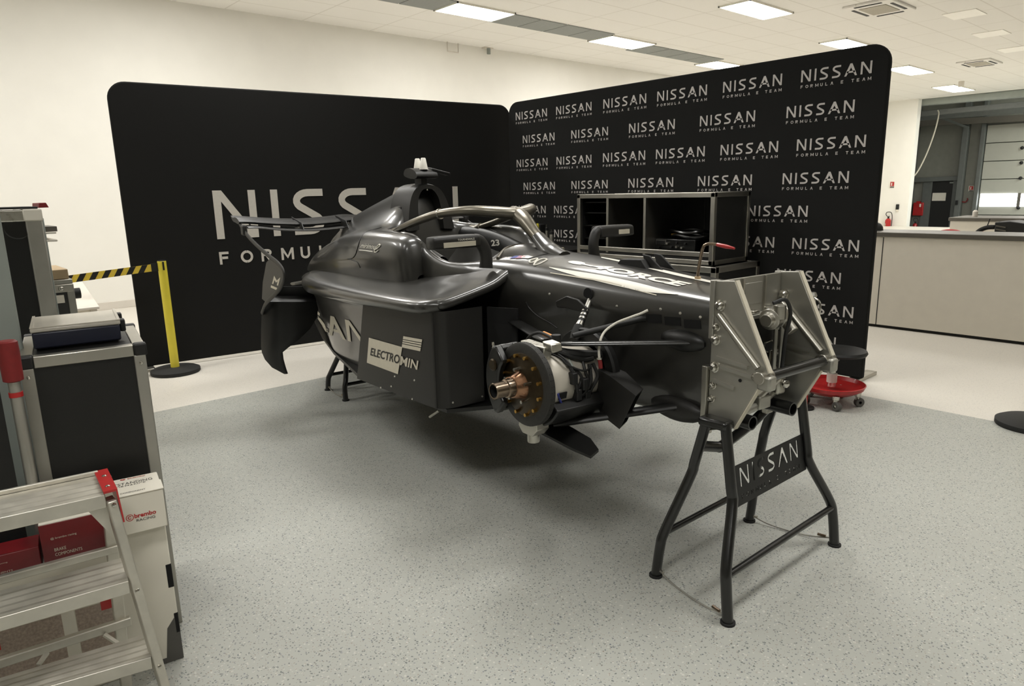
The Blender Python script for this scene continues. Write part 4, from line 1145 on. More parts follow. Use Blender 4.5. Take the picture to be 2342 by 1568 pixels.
# ---- front corners: upright, disc, hub, caliper, shroud, duct
HC = V((-.66, .535, .742))
def corner(s):
    """s = -1 near side, 1 far side; shapes are built near-side then mirrored"""
    def fx(mb): return mb if s < 0 else mb.mirror_x()
    ax = V((-1, 0, 0))
    up_ = cp('front_upright', fx(MB().lathe([(0, -.06), (.07, -.06), (.085, -.02), (.085, .03), (0, .03)], HC + V((.06, 0, 0)), ax, 24)
             .prism([HC + V((.02, -.06, .08)), HC + V((.02, .045, .08)), HC + V((.02, .06, .155)), HC + V((.02, -.085, .150))], (.045, 0, 0))
             .prism([HC + V((.03, -.12, .135)), HC + V((.03, -.07, .135)), HC + V((.03, -.06, .17)), HC + V((.03, -.11, .165))], (.05, 0, 0))), 'alu_b', car, bevel=.004)
    cp('bottom_cleat', fx(MB().prism([HC + V((.0, .045, -.12)), HC + V((.0, -.055, -.10)), HC + V((0, -.06, -.17)), HC + V((0, -.03, -.2)), HC + V((0, .03, -.2)), HC + V((0, .055, -.175))], (.06, 0, 0))
       .cyl(HC + V((.03, .0, -.195)), HC + V((.03, .0, -.235)), .024, 14)), 'alu', up_, bevel=.003)
    dsc = cp('brake_disc', fx(MB().lathe([(.115, .015), (.115, -.015), (.153, -.015), (.159, -.011), (.159, .011), (.153, .015), (.115, .015)], HC, ax, 56)), 'disc', up_)
    vh = MB()
    for k in range(44):
        a = 2 * PI * k / 44
        for dx in (-.005, .005): vh.ball(HC + V((dx, .1575 * math.cos(a), .1575 * math.sin(a))), .0026, 6)
    cp('vent_holes', fx(vh), 'void', dsc)
    bell = cp('disc_bell', fx(MB().lathe([(.124, -.004), (.124, .013), (.116, .018), (.07, .022), (.058, .03), (0, .03)], HC, ax, 40)), 'bell', up_)
    for k in range(12):
        a = 2 * PI * (k + .5) / 12
        p = HC + V((-.016, .112 * math.cos(a), .112 * math.sin(a)))
        b_ = cp('bobbin', fx(MB().cyl(p, p + V((-.016, 0, 0)), .007, 10)), 'gold', bell)
    for k in range(5):
        a = 2 * PI * k / 5 + .3
        p = HC + V((-.025, .064 * math.cos(a), .064 * math.sin(a)))
        cp('drive_pin', fx(MB().cyl(p, p + V((-.03, 0, 0)), .0065, 10)), 'chrome', bell)
    hub = cp('wheel_hub', fx(MB().lathe([(.055, .022), (.053, .035), (.04, .068), (.036, .07)], HC, ax, 32)), 'copper', up_)
    cp('axle_tube', fx(MB().lathe([(.036, .066), (.035, .095), (.030, .098), (.030, .148), (.0285, .150), (.024, .150), (.024, .07), (0, .07)], HC, ax, 32)), 'bronze', hub)
    cp('tube_bore', fx(MB().lathe([(.0238, .146), (.0238, .08), (0, .08)], HC, ax, 24)), 'void', hub)
    # caliper wraps the rearward edge of the disc
    x_, y_, z_ = frame_of(ax)
    def sector(r0, r1, t0, t1, a0, a1, n=14):
        m = MB(); pr = [(r0, t0), (r1, t0), (r1, t1), (r0, t1)]
        st = []
        for k in range(n + 1):
            a = math.radians(a0 + (a1 - a0) * k / n)
            st.append([HC + V((-t, r * math.cos(a), r * math.sin(a))) for r, t in pr])
        m.grid(st, True); m.add(st[0], [(0, 1, 2, 3)]); m.add(st[-1], [(0, 1, 2, 3)])
        return m
    cal = sector(.108, .185, .02, .056, -48, 48)
    s2 = sector(.162, .19, -.06, .056, -46, 46); cal.add(s2.v, s2.f)
    s3 = sector(.108, .185, -.06, -.024, -48, 48); cal.add(s3.v, s3.f)
    cal_o = cp('brake_caliper', fx(cal), 'black_s', up_, bevel=.008)
    for a in (-24, 24):
        p = HC + V((-.05, .145 * math.cos(math.radians(a)), .145 * math.sin(math.radians(a))))
        cp('piston_cap', fx(MB().lathe([(0, .0), (.024, .0), (.024, .01), (.019, .014), (0, .014)], p, ax, 20)), 'bell', cal_o)
    p = HC + V((-.02, .172, .085))
    cp('bleed_nipple', fx(MB().lathe([(0, 0), (.008, 0), (.008, .03), (.004, .034), (.006, .04), (.004, .05), (0, .05)], p, (0, .25, 1), 10)), 'alu_b', cal_o)
    # silvered shroud with wiring, inner duct ring and scoop
    shr = cp('brake_shroud', fx(MB().lathe([(.05, -.03), (.117, -.03), (.12, -.035), (.12, -.135), (.117, -.14), (.116, -.22), (.105, -.295), (.0, -.295)], HC, ax, 48)), 'white_m', up_)
    cp('shroud_slot', fx(MB().prism([HC + V((.06, -.119, -.02)), HC + V((.095, -.119, -.02)), HC + V((.095, -.113, -.045)), HC + V((.06, -.113, -.045))], (0, -.006, 0))), 'void', shr)
    cp('shroud_band', fx(MB().lathe([(.1195, -.138), (.121, -.142), (.1195, -.146)], HC, ax, 40)), 'grey_p', shr)
    ring = cp('duct_ring', fx(MB().lathe([(.13, -.285), (.170, -.285), (.175, -.295), (.170, -.322), (.12, -.33), (0, -.33)], HC, ax, 48)), 'carbon_k', up_)
    # dark tray below the shroud
    tray = MB()
    for t0_, t1_ in ((.03, .30),):
        st_ = []
        for k in range(17):
            a = math.radians(208 + (330 - 208) * k / 16)
            st_.append([HC + V((t, r * math.cos(a), r * math.sin(a))) for r, t in ((.115, t0_), (.168, t0_), (.178, t1_), (.115, t1_))])
        tray.grid(st_, True); tray.add(st_[0], [(0, 1, 2, 3)]); tray.add(st_[-1], [(0, 1, 2, 3)])
    cp('shroud_tray', fx(tray), 'carbon_k', up_, bevel=.006)
    # scoop: raked duct that looks forward
    def sec(yt, yb, zt, zb, dxo, dxi, dy): return [V((-.42 + dxo, yb, zb)), V((-.42 + dxi, yb + dy, zb)), V((-.42 + dxi, yt + dy, zt)), V((-.42 + dxo, yt, zt))]
    secs = [sec(.44, .44, .775, .615, .03, .10, 0), sec(.34, .36, .768, .598, .005, .095, .01), sec(.205, .285, .725, .578, .0, .085, .045)]
    i2 = [[p + (sum(q, V()) / 4 - p) * .09 for p in q] for q in secs]
    scm = MB().grid(secs, True).grid([secs[2], i2[2]], True).grid([i2[2], i2[0]], True)
    scp = cp('duct_scoop', fx(scm), 'carbon_m', ring, smooth=20)
    cp('scoop_mouth', fx(MB().add([p + V((0, .03, 0)) for p in i2[2]], [(0, 1, 2, 3)])), 'void', scp)
    # bottom winglet
    cp('duct_winglet', fx(MB().prism([HC + V((.08, .10, -.205)), HC + V((.10, -.14, -.235)), HC + V((.125, -.22, -.25)), HC + V((.15, -.235, -.225)), HC + V((.16, -.18, -.2)), HC + V((.2, .1, -.19))], (0, 0, -.01))), 'carbon_k', ring)
    # wires over the shroud
    def wire(nm, pts, r, m):
        out = []
        for x, a, rr in pts:
            a = math.radians(a); rr *= .90 - .22 * max(0, x - .12); out.append(HC + V((x, rr * math.cos(a), rr * math.sin(a))))
        cp(nm, fx(MB().tube(out, r, 8, sm=5)), m, up_)
    wire('brake_wire', [(.05, 95, .15), (.1, 115, .147), (.15, 130, .143), (.2, 140, .14), (.24, 142, .15)], .011, 'black')
    wire('brake_wire', [(.1, 120, .14), (.12, 140, .14), (.13, 165, .142), (.14, 190, .145), (.16, 215, .142)], .0075, 'black')
    wire('brake_wire', [(.2, 135, .14), (.19, 160, .14), (.2, 185, .143), (.17, 205, .143), (.12, 225, .14)], .006, 'black')
    wire('brake_wire', [(.22, 150, .14), (.21, 180, .142), (.19, 200, .14), (.2, 230, .145)], .008, 'black')
    wire('brake_wire', [(.05, 100, .145), (.09, 130, .15), (.11, 145, .148), (.18, 160, .146), (.22, 155, .148)], .004, 'black')
    wire('wire_bundle', [(.05, 235, .14), (.1, 232, .148), (.16, 228, .15), (.22, 225, .148)], .026, 'black')
    wire('hose_bundle', [(.05, 100, .138), (.1, 112, .142), (.16, 125, .145), (.24, 135, .15), (.29, 140, .155)], .017, 'black')
    wire('brake_wire', [(.14, 150, .135), (.17, 170, .137), (.15, 195, .137), (.19, 215, .137)], .006, 'black')
    wire('brake_wire', [(.24, 150, .138), (.25, 175, .138), (.22, 200, .138), (.24, 225, .138)], .007, 'black')
    wire('blue_wire', [(.055, 190, .134), (.07, 205, .14), (.09, 218, .146), (.11, 228, .15)], .0045, 'blue_d')
    for x, a in ((.125, 168), (.175, 182), (.15, 200), (.2, 208)):
        a_ = math.radians(a)
        p = HC + V((x, .125 * math.cos(a_), .125 * math.sin(a_)))
        cp('connector', fx(MB().obox(p, (.026, .03, .045))), 'black', up_, bevel=.004)
    p = HC + V((.045, -.085, -.11)); cp('red_connector', fx(MB().cyl(p, p + V((.045, 0, 0)), .012, 10)), 'red_d', up_)
    return up_
near_corner = corner(-1)
corner(1)

# ---- suspension
for s in (-1, 1):
    def fx(p): return V((p.x if s < 0 else -p.x, p.y, p.z))
    def arm(name, a, b, r0, r1, m='carbon_k', flat=.45, up=(0, 0, 1)):
        a, b = fx(V(a)), fx(V(b))
        mid = a.lerp(b, .5)
        return cp(name, MB().tube([a, a.lerp(b, .12), mid, a.lerp(b, .9), b], [r1 * .7, r0, r0, r0, r1], 14, sm=3, flat=flat, up=up), m, car)
    arm('upper_wishbone', cx(1272, 786, -.54), cx(1590, 783, -.2), .021, .02, 'black_s')
    arm('upper_wishbone', (-.54, .56, .888), (-.27, 1.19, .862), .032, .03, 'black_s', .3)
    arm('lower_wishbone', (-.56, .50, .575), (-.17, .19, .645), .03, .034, 'carbon_k', .5)
    arm('lower_wishbone', (-.56, .54, .572), (-.24, 1.14, .565), .03, .03, 'carbon_k', .4)
    arm('steering_arm', cx(1310, 768, -.48), cx(1475, 727, -.22), .013, .016, 'black', .9)
    # blisters where the arms meet the tub
    b1 = fx(V((-.200, .185, .90))); cp('arm_fairing', MB().ball(b1, 1, 18, (.035, .105, .042)), 'carbon_k', car)
    b2 = fx(V((-.185, .215, .628))); cp('arm_fairing', MB().ball(b2, 1, 18, (.035, .13, .048)), 'carbon_m', car)
    # push rod through the hole in the flank
    if s < 0: top, bot = cx(1352, 678, -.235), cx(1312, 778, -.40)
    else: top, bot = fx(cx(1352, 678, -.235)), fx(cx(1312, 778, -.40))
    d = bot - top
    pr = cp('pushrod', MB().tube([top, top + d * .32], .0105, 12), 'alu_d', car)
    cp('rod_sleeve', MB().tube([top + d * .30, top + d * .6], .014, 12), 'black', pr)
    for t in (.33, .42, .5): cp('rod_ring', MB().tube([top + d * t, top + d * (t + .035)], .0155, 12), 'alu', pr)
    cp('rod_collar', MB().tube([top + d * .60, top + d * .72], [.016, .021], 14), 'chrome', pr)
    cp('rod_boot', MB().tube([top + d * .70, top + d * .85, bot], [.021, .022, .017], 14), 'rubber', pr)
    hh = on_skin((s * 1.0, top.y + .0, top.z + .012), (-s, 0, 0), .001)
    cp('rod_hole', MB().lathe([(0, 0), (.026, 0), (.026, .004), (0, .004)], hh, (s, 0, 0), 20), 'void', car)
    # flap panel ahead of the pod
    fp = [fx(cx(u, v, -.29)) for u, v in ((1275, 688), (1300, 676), (1325, 684), (1347, 705), (1330, 712), (1300, 704), (1278, 702))]
    cp('cover_flap', MB().prism(fp, (s * .012, 0, 0)), 'carbon_m', car, bevel=.003)
    # vertical turning vane inboard of the board
    cp('turning_vane', MB().prism([fx(V(p)) for p in ((-.40, 1.16, .50), (-.40, 1.16, .93), (-.33, 1.02, .93), (-.36, 1.0, .55))], (s * .008, 0, 0)), 'void', car)
# upper joint with the orange hose
oj = MB().tube([cx(u, v, -.55) for u, v in ((1243, 762), (1262, 770))], .009, 10)
cp('orange_sleeve', oj, 'orange', near_corner)
cp('brake_hose', MB().tube([cx(u, v, -.56) for u, v in ((1200, 786), (1212, 768), (1232, 760), (1250, 766), (1268, 776))], .006, 8, sm=4), 'black', near_corner)
cp('rod_end', MB().ball(cx(1268, 793, -.54), .02, 12, (1.5, .9, .7)), 'chrome', near_corner)
cp('joint_stack', MB().cyl(cx(1272, 782, -.55) - V((0, 0, .01)), cx(1272, 782, -.55) + V((0, 0, .028)), .018, 12), 'black', near_corner)
cp('joint_nut', MB().cyl(cx(1274, 773, -.55) - V((0, 0, .004)), cx(1274, 773, -.55) + V((0, 0, .012)), .012, 8), 'alu', near_corner)
wh = cp('white_hose', MB().tube([cx(u, v, x) for u, v, x in ((1482, 709, -.25), (1465, 717, -.27), (1440, 726, -.3), (1410, 738, -.34), (1385, 756, -.38), (1374, 775, -.41), (1370, 800, -.43), (1371, 822, -.44))], .0048, 10, sm=5), 'hose', car)
a = [cx(u, v, -.44) for u, v in ((1371, 820), (1373, 830), (1374, 842))]
cp('red_fitting', MB().tube([a[0], a[1], a[2]], .008, 10), 'red_d', wh)
cp('end_ring', MB().tube([a[0] + V((0, 0, .004)), a[0] - V((0, 0, .002))], .0105, 10), 'chrome', wh)
# dark port low on the flank
pt = on_skin((-1, .58, .835), (1, 0, 0), .001)
cp('flank_port', MB().lathe([(0, 0), (.045, 0), (.05, .006), (.052, .0)], pt, (-1, 0, 0), 24), 'void', car)

# ---- rear wing and fins
def wing_sec(x, y, z, c, t):
    pr = [(0, 0), (.18, .35), (.45, .55), (.8, .5), (1, .75), (.8, .1), (.45, -.1), (.15, -.25)]
    return [V((x, y + a * c, z + b * t)) for a, b in pr]
we = [(-.875, 3.38, 1.285, .20, .055), (-.80, 3.39, 1.282, .21, .05), (-.62, 3.41, 1.262, .22, .05), (-.38, 3.44, 1.247, .23, .05), (-.15, 3.48, 1.253, .23, .05), (0, 3.50, 1.263, .23, .05)]
we = we + [(-x, y, z, c, t) for x, y, z, c, t in we[-2::-1]]
r_ = loft([wing_sec(*w) for w in we], 4, 3, closed=True)
rw = cp('rear_wing', MB().grid(r_, True).add(r_[0], [tuple(range(len(r_[0])))]).add(r_[-1], [tuple(range(len(r_[-1])))]), 'carbon_k', car, smooth=50)
we2 = [(x * .96, y - .075, z - .042 + (.004 if abs(x) > .7 else 0), .11, .02) for x, y, z, c, t in we]
r_ = loft([wing_sec(*w) for w in we2], 4, 3, closed=True)
cp('wing_flap', MB().grid(r_, True).add(r_[0], [tuple(range(len(r_[0])))]).add(r_[-1], [tuple(range(len(r_[-1])))]), 'carbon_k', rw, smooth=50)
for x in (-.45, -.12, .12, .45):
    cp('slot_gap_bracket', MB().prism([(x, 3.36, 1.21), (x, 3.52, 1.24), (x, 3.60, 1.30), (x, 3.40, 1.262)], (.006, 0, 0)), 'carbon_k', rw)
for s in (-1, 1):
    def fx(p): return V((p.x if s < 0 else -p.x, p.y, p.z))
    path = [fx(cx(u, v, -.865)) for u, v in ((546, 507), (556, 524), (570, 543), (592, 565), (615, 585), (636, 602), (648, 620), (649, 638), (641, 658), (626, 675), (608, 694), (599, 716))]
    strut = cp('wing_strut', MB().tube(path, .015, 10, sm=4, flat=.5, up=(1, 0, 0)), 'carbon_m', car)
    cp('tip_clamp', MB().obox(fx(cx(558, 526, -.865)), (.03, .07, .07)), 'carbon_m', strut, bevel=.012)
    f1 = [fx(cx(u, v, -.862)) for u, v in ((609, 600), (618, 590), (637, 605), (647, 622), (648, 638), (640, 657), (626, 673), (606, 689), (599, 683), (601, 645))]
    fin = cp('rear_fin', MB().prism(f1, (-s * .010, 0, 0)), 'carbon_k', car)
    if s < 0:
        mm = MB()
        X = -.8635
        for poly in (((622, 649), (627, 630), (633, 641), (641, 634), (636, 653), (633, 652), (635, 643), (631, 646), (628, 640), (625, 649)), ((620, 652), (634, 658), (632, 663), (619, 657))):
            mm.add([cx(u, v, X) for u, v in poly], [tuple(range(len(poly)))])
        cp('fin_logo', mm, 'cream', fin, smooth=0)
    rows_ = []
    for (ul, ur, v) in ((606, 720, 690), (600, 724, 705), (598, 722, 725), (597, 706, 752), (597, 682, 775), (597, 660, 792), (599, 643, 806), (606, 645, 822), (622, 650, 840), (650, 655, 855)):
        row = []
        for k in range(6):
            t = k / 5; u = ul + (ur - ul) * t
            x = -.885 + .30 * ((u - 597) / 125.0) ** 1.3 + (.03 * max(0, (790 - v) / 100))
            row.append(fx(cx(u, v, x)))
        rows_.append(row)
    top_ = []
    for (ul, ur, v) in ((640, 718, 655), (618, 718, 676)):
        row = []
        for k in range(6):
            u = ul + (ur - ul) * k / 5
            row.append(fx(cx(u, v, -.87 + .30 * max(0, (u - 597) / 125.0) ** 1.3 + .05)))
        top_.append(row)
    rows_ = top_ + rows_
    back_ = [[p + V((-s * .012, .004, 0)) for p in r] for r in rows_]
    dmb = MB().grid(rows_).grid(back_)
    dmb.grid([[r[0] for r in rows_], [r[0] for r in back_]]).grid([[r[-1] for r in rows_], [r[-1] for r in back_]]).grid([rows_[0], back_[0]]).grid([rows_[-1], back_[-1]])
    cp('diffuser_side', dmb, 'carbon_k', car, smooth=60)
    # rear suspension stubs
    cp('rear_wishbone', MB().tube([fx(V((-.60, 3.25, .86))), fx(V((-.25, 3.45, .86)))], .02, 12, flat=.5, up=(0, 0, 1)), 'alu_d', car)
    cp('rear_wishbone', MB().tube([fx(V((-.60, 3.3, .66))), fx(V((-.25, 3.5, .62)))], .02, 12, flat=.5, up=(0, 0, 1)), 'carbon_k', car)
cp('gearbox', MB().box(-.2, .2, 3.2, 4.0, .52, .88), 'carbon_k', car, bevel=.04)

# ================================================================== BULKHEAD FIXTURE (bolted to the tub, resting on the front trestle)
fxr = thing('bulkhead_fixture', 'aluminium plate bracket bolted to the front bulkhead of the racing car', 'bracket', from_car((0, 0, .6)), -CAR_A)
def F(l): return from_car(l)
def fp_(name, mb, m, parent=None, **k):
    o = MB(); o.v = [F(p) for p in mb.v]; o.f = mb.f
    return part(name, o, M[m], parent or fxr, **k)
XP = .215
for s in (-1, 1):
    x0 = -XP if s < 0 else .160
    up_poly = [(.045, 1.134), (-.04, 1.140), (-.185, .85), (-.150, .795), (-.062, .628), (.05, .590)]
    q = [V((x0, y, z)) for y, z in up_poly]
    pl_ = fp_('side_plate', MB().prism(q, (.018, 0, 0)), 'alu_d', bevel=.003)
    fp_('lit_edge_strip', MB().prism([V((x0 - .001, y, z)) for y, z in ((-.1505, .7945), (-.154, .792), (-.066, .625), (-.0625, .6275))], (.020, 0, 0)), 'cream', pl_)  # cream colour paints the lower slanted edge as lit
    # mounting flanges behind the plate
    fp_('rear_flange', MB().box(x0 - .008, x0 + .026, .035, .055, .93, 1.136), 'alu_d', pl_, bevel=.003)
    fp_('rear_flange', MB().box(x0 - .012, x0 + .03, .05, .074, .575, .83), 'alu', pl_, bevel=.003)
    fp_('lit_edge_strip', MB().prism([V((x0 - .001, y, z)) for y, z in ((-.0395, 1.1405), (-.0445, 1.142), (-.190, .852), (-.1855, .8495))], (.020, 0, 0)), 'cream', pl_)  # light on the upper slanted edge, painted as a cream strip
    fp_('brace_rod', MB().tube([V((x0 - .008, .015, 1.02)), V((x0 - .008, -.15, .862))], .011, 12), 'alu', pl_)
    for z, y in ((.868, .02), (.838, .0), (.785, .03)):
        fp_('rib', MB().bar((x0 - .004, y, z), (x0 - .004, y - .13 if z > .8 else y - .09, z - .012), .010, .012), 'alu_d', pl_)
    for y, z in ((.012, 1.052), (.022, .975), (.026, .93), (.026, .832), (.028, .765), (.032, .715), (-.14, .83)):
        r_ = .016 if z in (1.052, .93, .832) else .011
        o_ = V((x0 - .0005, y, z))
        fp_('bolt', MB().lathe([(0, 0), (r_ * 1.25, 0), (r_ * 1.25, .004), (r_, .005), (r_ * .9, .015), (r_ * .5, .02), (0, .02)], o_, (-1, 0, 0), 14), 'chrome', pl_)
    fp_('bolt_hole', MB().lathe([(0, 0), (.006, 0), (.006, .002), (0, .002)], V((x0 - .001, -.08, .805)), (-1, 0, 0), 10), 'void', pl_)
    fp_('clevis', MB().box(x0 - .012, x0 + .03, -.20, -.15, .79, .84), 'alu_d', pl_, bevel=.008)
    fp_('pivot_boss', MB().cyl((x0 - .02, -.162, .832), (x0 + .045, -.162, .832), .021, 18), 'alu', pl_, bevel=.002)
cpl = MB().box(-XP + .018, .16, .03, .04, 1.0, 1.132)
crs = fp_('cross_plate', cpl, 'alu_d', bevel=.002)
fp_('lower_ledge', MB().box(-XP + .018, .16, -.01, .04, .985, 1.0), 'alu_d', crs, bevel=.002)
for x in (-.075, .055): fp_('pocket_edge', MB().box(x - .004, x + .004, .022, .031, 1.001, 1.13), 'alu', crs)
fp_('pocket', MB().box(-.06, .04, .027, .0305, 1.03, 1.11), 'alu_d', crs, bevel=.002)
for x in (-.03, .08, .125): fp_('ledge_bolt', MB().obox((x, .012, 1.008), (.04, .03, .012)), 'alu_b', crs, bevel=.003)
fp_('cross_tube', MB().cyl((-XP + .02, -.165, .83), (.165, -.165, .83), .018, 18), 'black_s', bevel=.002)
# lower sockets and link hardware
for x in (-.145, .10):
    fp_('socket_tube', MB().lathe([(.026, 0), (.026, .14), (.021, .14), (.021, .02), (0, .02)], V((x, .05, .64)), (0, -1, 0), 18), 'black_s')
fp_('link_bar', MB().tube([V((-.12, -.02, .655)), V((-.03, -.03, .668)), V((.1, -.01, .70))], .017, 12), 'alu_d')
fp_('link_block', MB().box(-.05, .02, -.05, .0, .655, .705), 'alu_d', bevel=.006)
fp_('link_pin', MB().cyl((-.04, -.03, .70), (.05, -.05, .76), .016, 12), 'alu')
fp_('link_clamp', MB().box(.06, .11, -.05, .0, .69, .76), 'alu', bevel=.01)
fp_('clamp_bolt', MB().ball((.085, -.06, .735), .018, 10), 'chrome')

# ================================================================== TRESTLES
def trestle(loc, rz, H, label, sign=True, wf=.39, wr=.33):
    r = thing('trestle', label, 'trestle', loc, rz, 'car trestles')
    mtx = Matrix.Translation(V(loc)) @ Matrix.Rotation(rz, 4, 'Z')
    k = H / .65
    def tp(name, mb, m, **kk): return part(name, mb.moved(mtx), M[m], kk.pop('parent', r), **kk)
    T = .019
    legs = {}
    for s in (-1, 1):
        fl = [(s * .262, -.055, .65), (s * .268, -.092, .43), (s * .275, -.104, .37), (s * (wf - .02), -.150, .20), (s * (wf - .004), -.163, .13), (s * wf, -.178, 0)]
        rl = [(s * .245, .03, .64), (s * .243, .075, .47), (s * .25, .088, .41), (s * (wr - .02), .150, .19), (s * (wr - .004), .158, .13), (s * wr, .172, 0)]
        for nm, pts in (('leg', fl), ('leg', rl)):
            q = [(x, y, z * k) for x, y, z in pts]
            lg = tp(nm, MB().tube(q, T, 14, sm=5), 'black_s')
            x, y, z = q[-1]
            tp('foot_pad', MB().cyl((x, y, 0), (x, y, .008), T * 1.35, 14), 'rubber', parent=lg)
        tp('top_joint', MB().box(s * .255 - .03, s * .255 + .03, -.07, .045, .625 * k, .66 * k), 'black_s', bevel=.012)
    tp('lower_rail', MB().cyl((-wf + .012, -.160, .165 * k), (wf - .012, -.160, .165 * k), .0125, 14), 'black_s')
    tp('lower_rail', MB().cyl((-wr + .012, .152, .18 * k), (wr - .012, .152, .18 * k), .0125, 14), 'black_s')
    tp('saddle_bar', MB().tube([(-.244, .06, .535 * k), (-.13, .06, .50 * k), (-.09, .06, .495 * k), (.09, .06, .53 * k), (.15, .05, .56 * k), (.245, .045, .60 * k)], .02, 14, sm=4), 'black_s')
    if sign:
        # plate with the letters cut through
        p0, p1 = V((-.262, -.098, .345 * k)), V((.262, -.083, .40 * k))
        up = V((0, .022, .145)).normalized()
        w, h = .524, .147
        cu = bpy.data.curves.new('sign_plate', 'CURVE'); cu.dimensions = '2D'; cu.fill_mode = 'BOTH'; cu.extrude = .0015
        def spl(pts):
            sp = cu.splines.new('POLY'); sp.points.add(len(pts) - 1)
            for i, (a, b) in enumerate(pts): sp.points[i].co = (a, b, 0, 1)
            sp.use_cyclic_u = True
        spl([(0, 0), (w, 0), (w, h), (0, h)])
        global STENCIL
        STENCIL = True
        W_ = .41
        for p in wordmark(1.0):
            small = min(b for a, b in p) < -.02
            spl([(.062 + a * W_, (.064 + b * W_ * 1.02) if not small else (.02 + (b + .088) * W_ * .95)) for a, b in p])
        STENCIL = False
        ob = bpy.data.objects.new('tmp', cu); COL.objects.link(ob)
        dg = bpy.context.evaluated_depsgraph_get(); dg.update()
        me = bpy.data.meshes.new_from_object(ob.evaluated_get(dg))
        nrm = V((1, 0, 0)).cross(up)
        mb = MB().add([p0 + V((1, 0, 0)) * v.co.x + up * v.co.y + nrm * v.co.z for v in me.vertices], [tuple(p.vertices) for p in me.polygons])
        bpy.data.objects.remove(ob); bpy.data.curves.remove(cu); bpy.data.meshes.remove(me)
        tp('sign_plate', mb, 'black', smooth=0, label='black plate with cut-out letters')
    for s in (-1, 1):
        a, b = V((s * wf, -.165, .028)), V((s * wr, .155, .03))
        m_ = a.lerp(b, .5); m_.z = .006
        cb = tp('tie_cable', MB().tube([a, a.lerp(m_, .5) - V((0, 0, .006)), m_, b.lerp(m_, .4) - V((0, 0, .008)), b], .003, 6, sm=4), 'alu_d')
        tp('cable_sleeve', MB().tube([a.lerp(b, .07), a.lerp(b, .17)], .006, 8), 'bronze', parent=cb)
        tp('cable_hook', MB().tube([b.lerp(a, .0), b.lerp(a, .06)], .007, 8), 'alu', parent=cb)
    return r
trestle((2.312, 1.272, 0), math.radians(-1.0), .65, 'tubular black trestle with a cut-out sign plate under the front bulkhead')
rc = from_car((0, 3.31, 0))
trestle((rc.x, rc.y, 0), -CAR_A, .44, 'tubular black trestle under the rear of the car, mostly hidden', sign=False, wf=.33, wr=.325)

# ================================================================== QUEUE POSTS
def queue_post(loc, label, tall):
    r = thing('barrier_post', label, 'barrier post', loc, 0, 'barrier posts')
    x, y = loc[0], loc[1]
    part('base', MB().lathe([(0, 0), (.191, 0), (.195, .006), (.195, .03), (.17, .042), (.05, .05), (0, .05)], (x, y, 0), (0, 0, 1), 40), M['rubber'], r)
    part('pole', MB().lathe([(0, .045), (.034, .045), (.034, tall), (.03, tall + .004), (0, tall + .004)], (x, y, 0), (0, 0, 1), 24), M['yellow'], r)
    part('belt_slot', MB().box(x - .006, x + .006, y - .04, y - .03, tall - .07, tall), M['black'], r)
    part('cap', MB().cyl((x, y, tall), (x, y, tall + .008), .032, 20), M['black'], r)
    return r
pb_ = at_z(404, 852, 0)
pst = queue_post((pb_.x, pb_.y + .02, 0), 'yellow barrier post on a round black base beside the plain backdrop', .945)
ps = V((pb_.x, pb_.y + .02, 0))
# striped webbing
e0 = ps + V((-.034, 0, .93)); e1 = at_y(120, 650, ps.y + .0); e1.z = at_y(165, 637, ps.y).z + .02
L_ = (e1 - e0).length; dr = (e1 - e0).normalized()
wb = MB().prism([e0 + V((0, -.0012, 0)), e1 + V((0, -.0012, 0)), e1 + V((0, -.0012, -.058)), e0 + V((0, -.0012, -.058))], (0, .0024, 0))
belt = part('belt', wb, M['belt_y'], pst)
k = 0
n_st = int(L_ / .088)
for k in range(n_st):
    a = .03 + k * .088
    q = [e0 + dr * (a + .044) , e0 + dr * (a + .088), e0 + dr * (a + .034) + V((0, 0, -.058)), e0 + dr * (a - .01) + V((0, 0, -.058))]
    q[2] = e0 + dr * (a + .088 + .036) + V((0, 0, -.058)); q[3] = e0 + dr * (a + .044 + .036) + V((0, 0, -.058))
    part('stripe', MB().prism([p + V((0, -.0022, 0)) for p in q], (0, .001, 0)), M['black'], belt)
part('belt_clip', MB().box(e0.x - .05, e0.x, e0.y - .004, e0.y + .004, e0.z - .062, e0.z + .003), M['black'], belt)
pq = at_z(2283, 978, 0)
queue_post((pq.x + .172, pq.y - .135, 0), 'barrier post whose round black base is cut by the right edge', .945)

# ================================================================== WORKSHOP STOOL, RED POLE
sc_ = at_z(1901, 884, .115)
st = thing('rolling_stool', 'low rolling stool with a black seat and a red dish on castors', 'stool', (sc_.x, sc_.y, 0))
x, y = sc_.x, sc_.y
part('seat', MB().lathe([(0, .335), (.12, .335), (.165, .338), (.172, .352), (.165, .367), (.13, .373), (0, .373)], (x + .04, y - .02, 0), (0, 0, 1), 40), M['black'], st)
part('column', MB().lathe([(.028, .12), (.028, .20), (.02, .205), (.02, .345), (0, .345)], (x, y, 0), (0, 0, 1), 20), M['chrome'], st)
part('column_sleeve', MB().lathe([(.033, .15), (.033, .21), (.0, .21)], (x, y, 0), (0, 0, 1), 20), M['light_grey'], st)
part('seat_bracket', MB().box(x - .03, x + .04, y - .03, y + .05, .29, .338), M['black'], st, bevel=.01)
part('dish', MB().lathe([(0, .085), (.15, .085), (.20, .115), (.212, .142), (.206, .145), (.192, .12), (.145, .098), (0, .098)], (x, y, 0), (0, 0, 1), 44), M['red'], st)
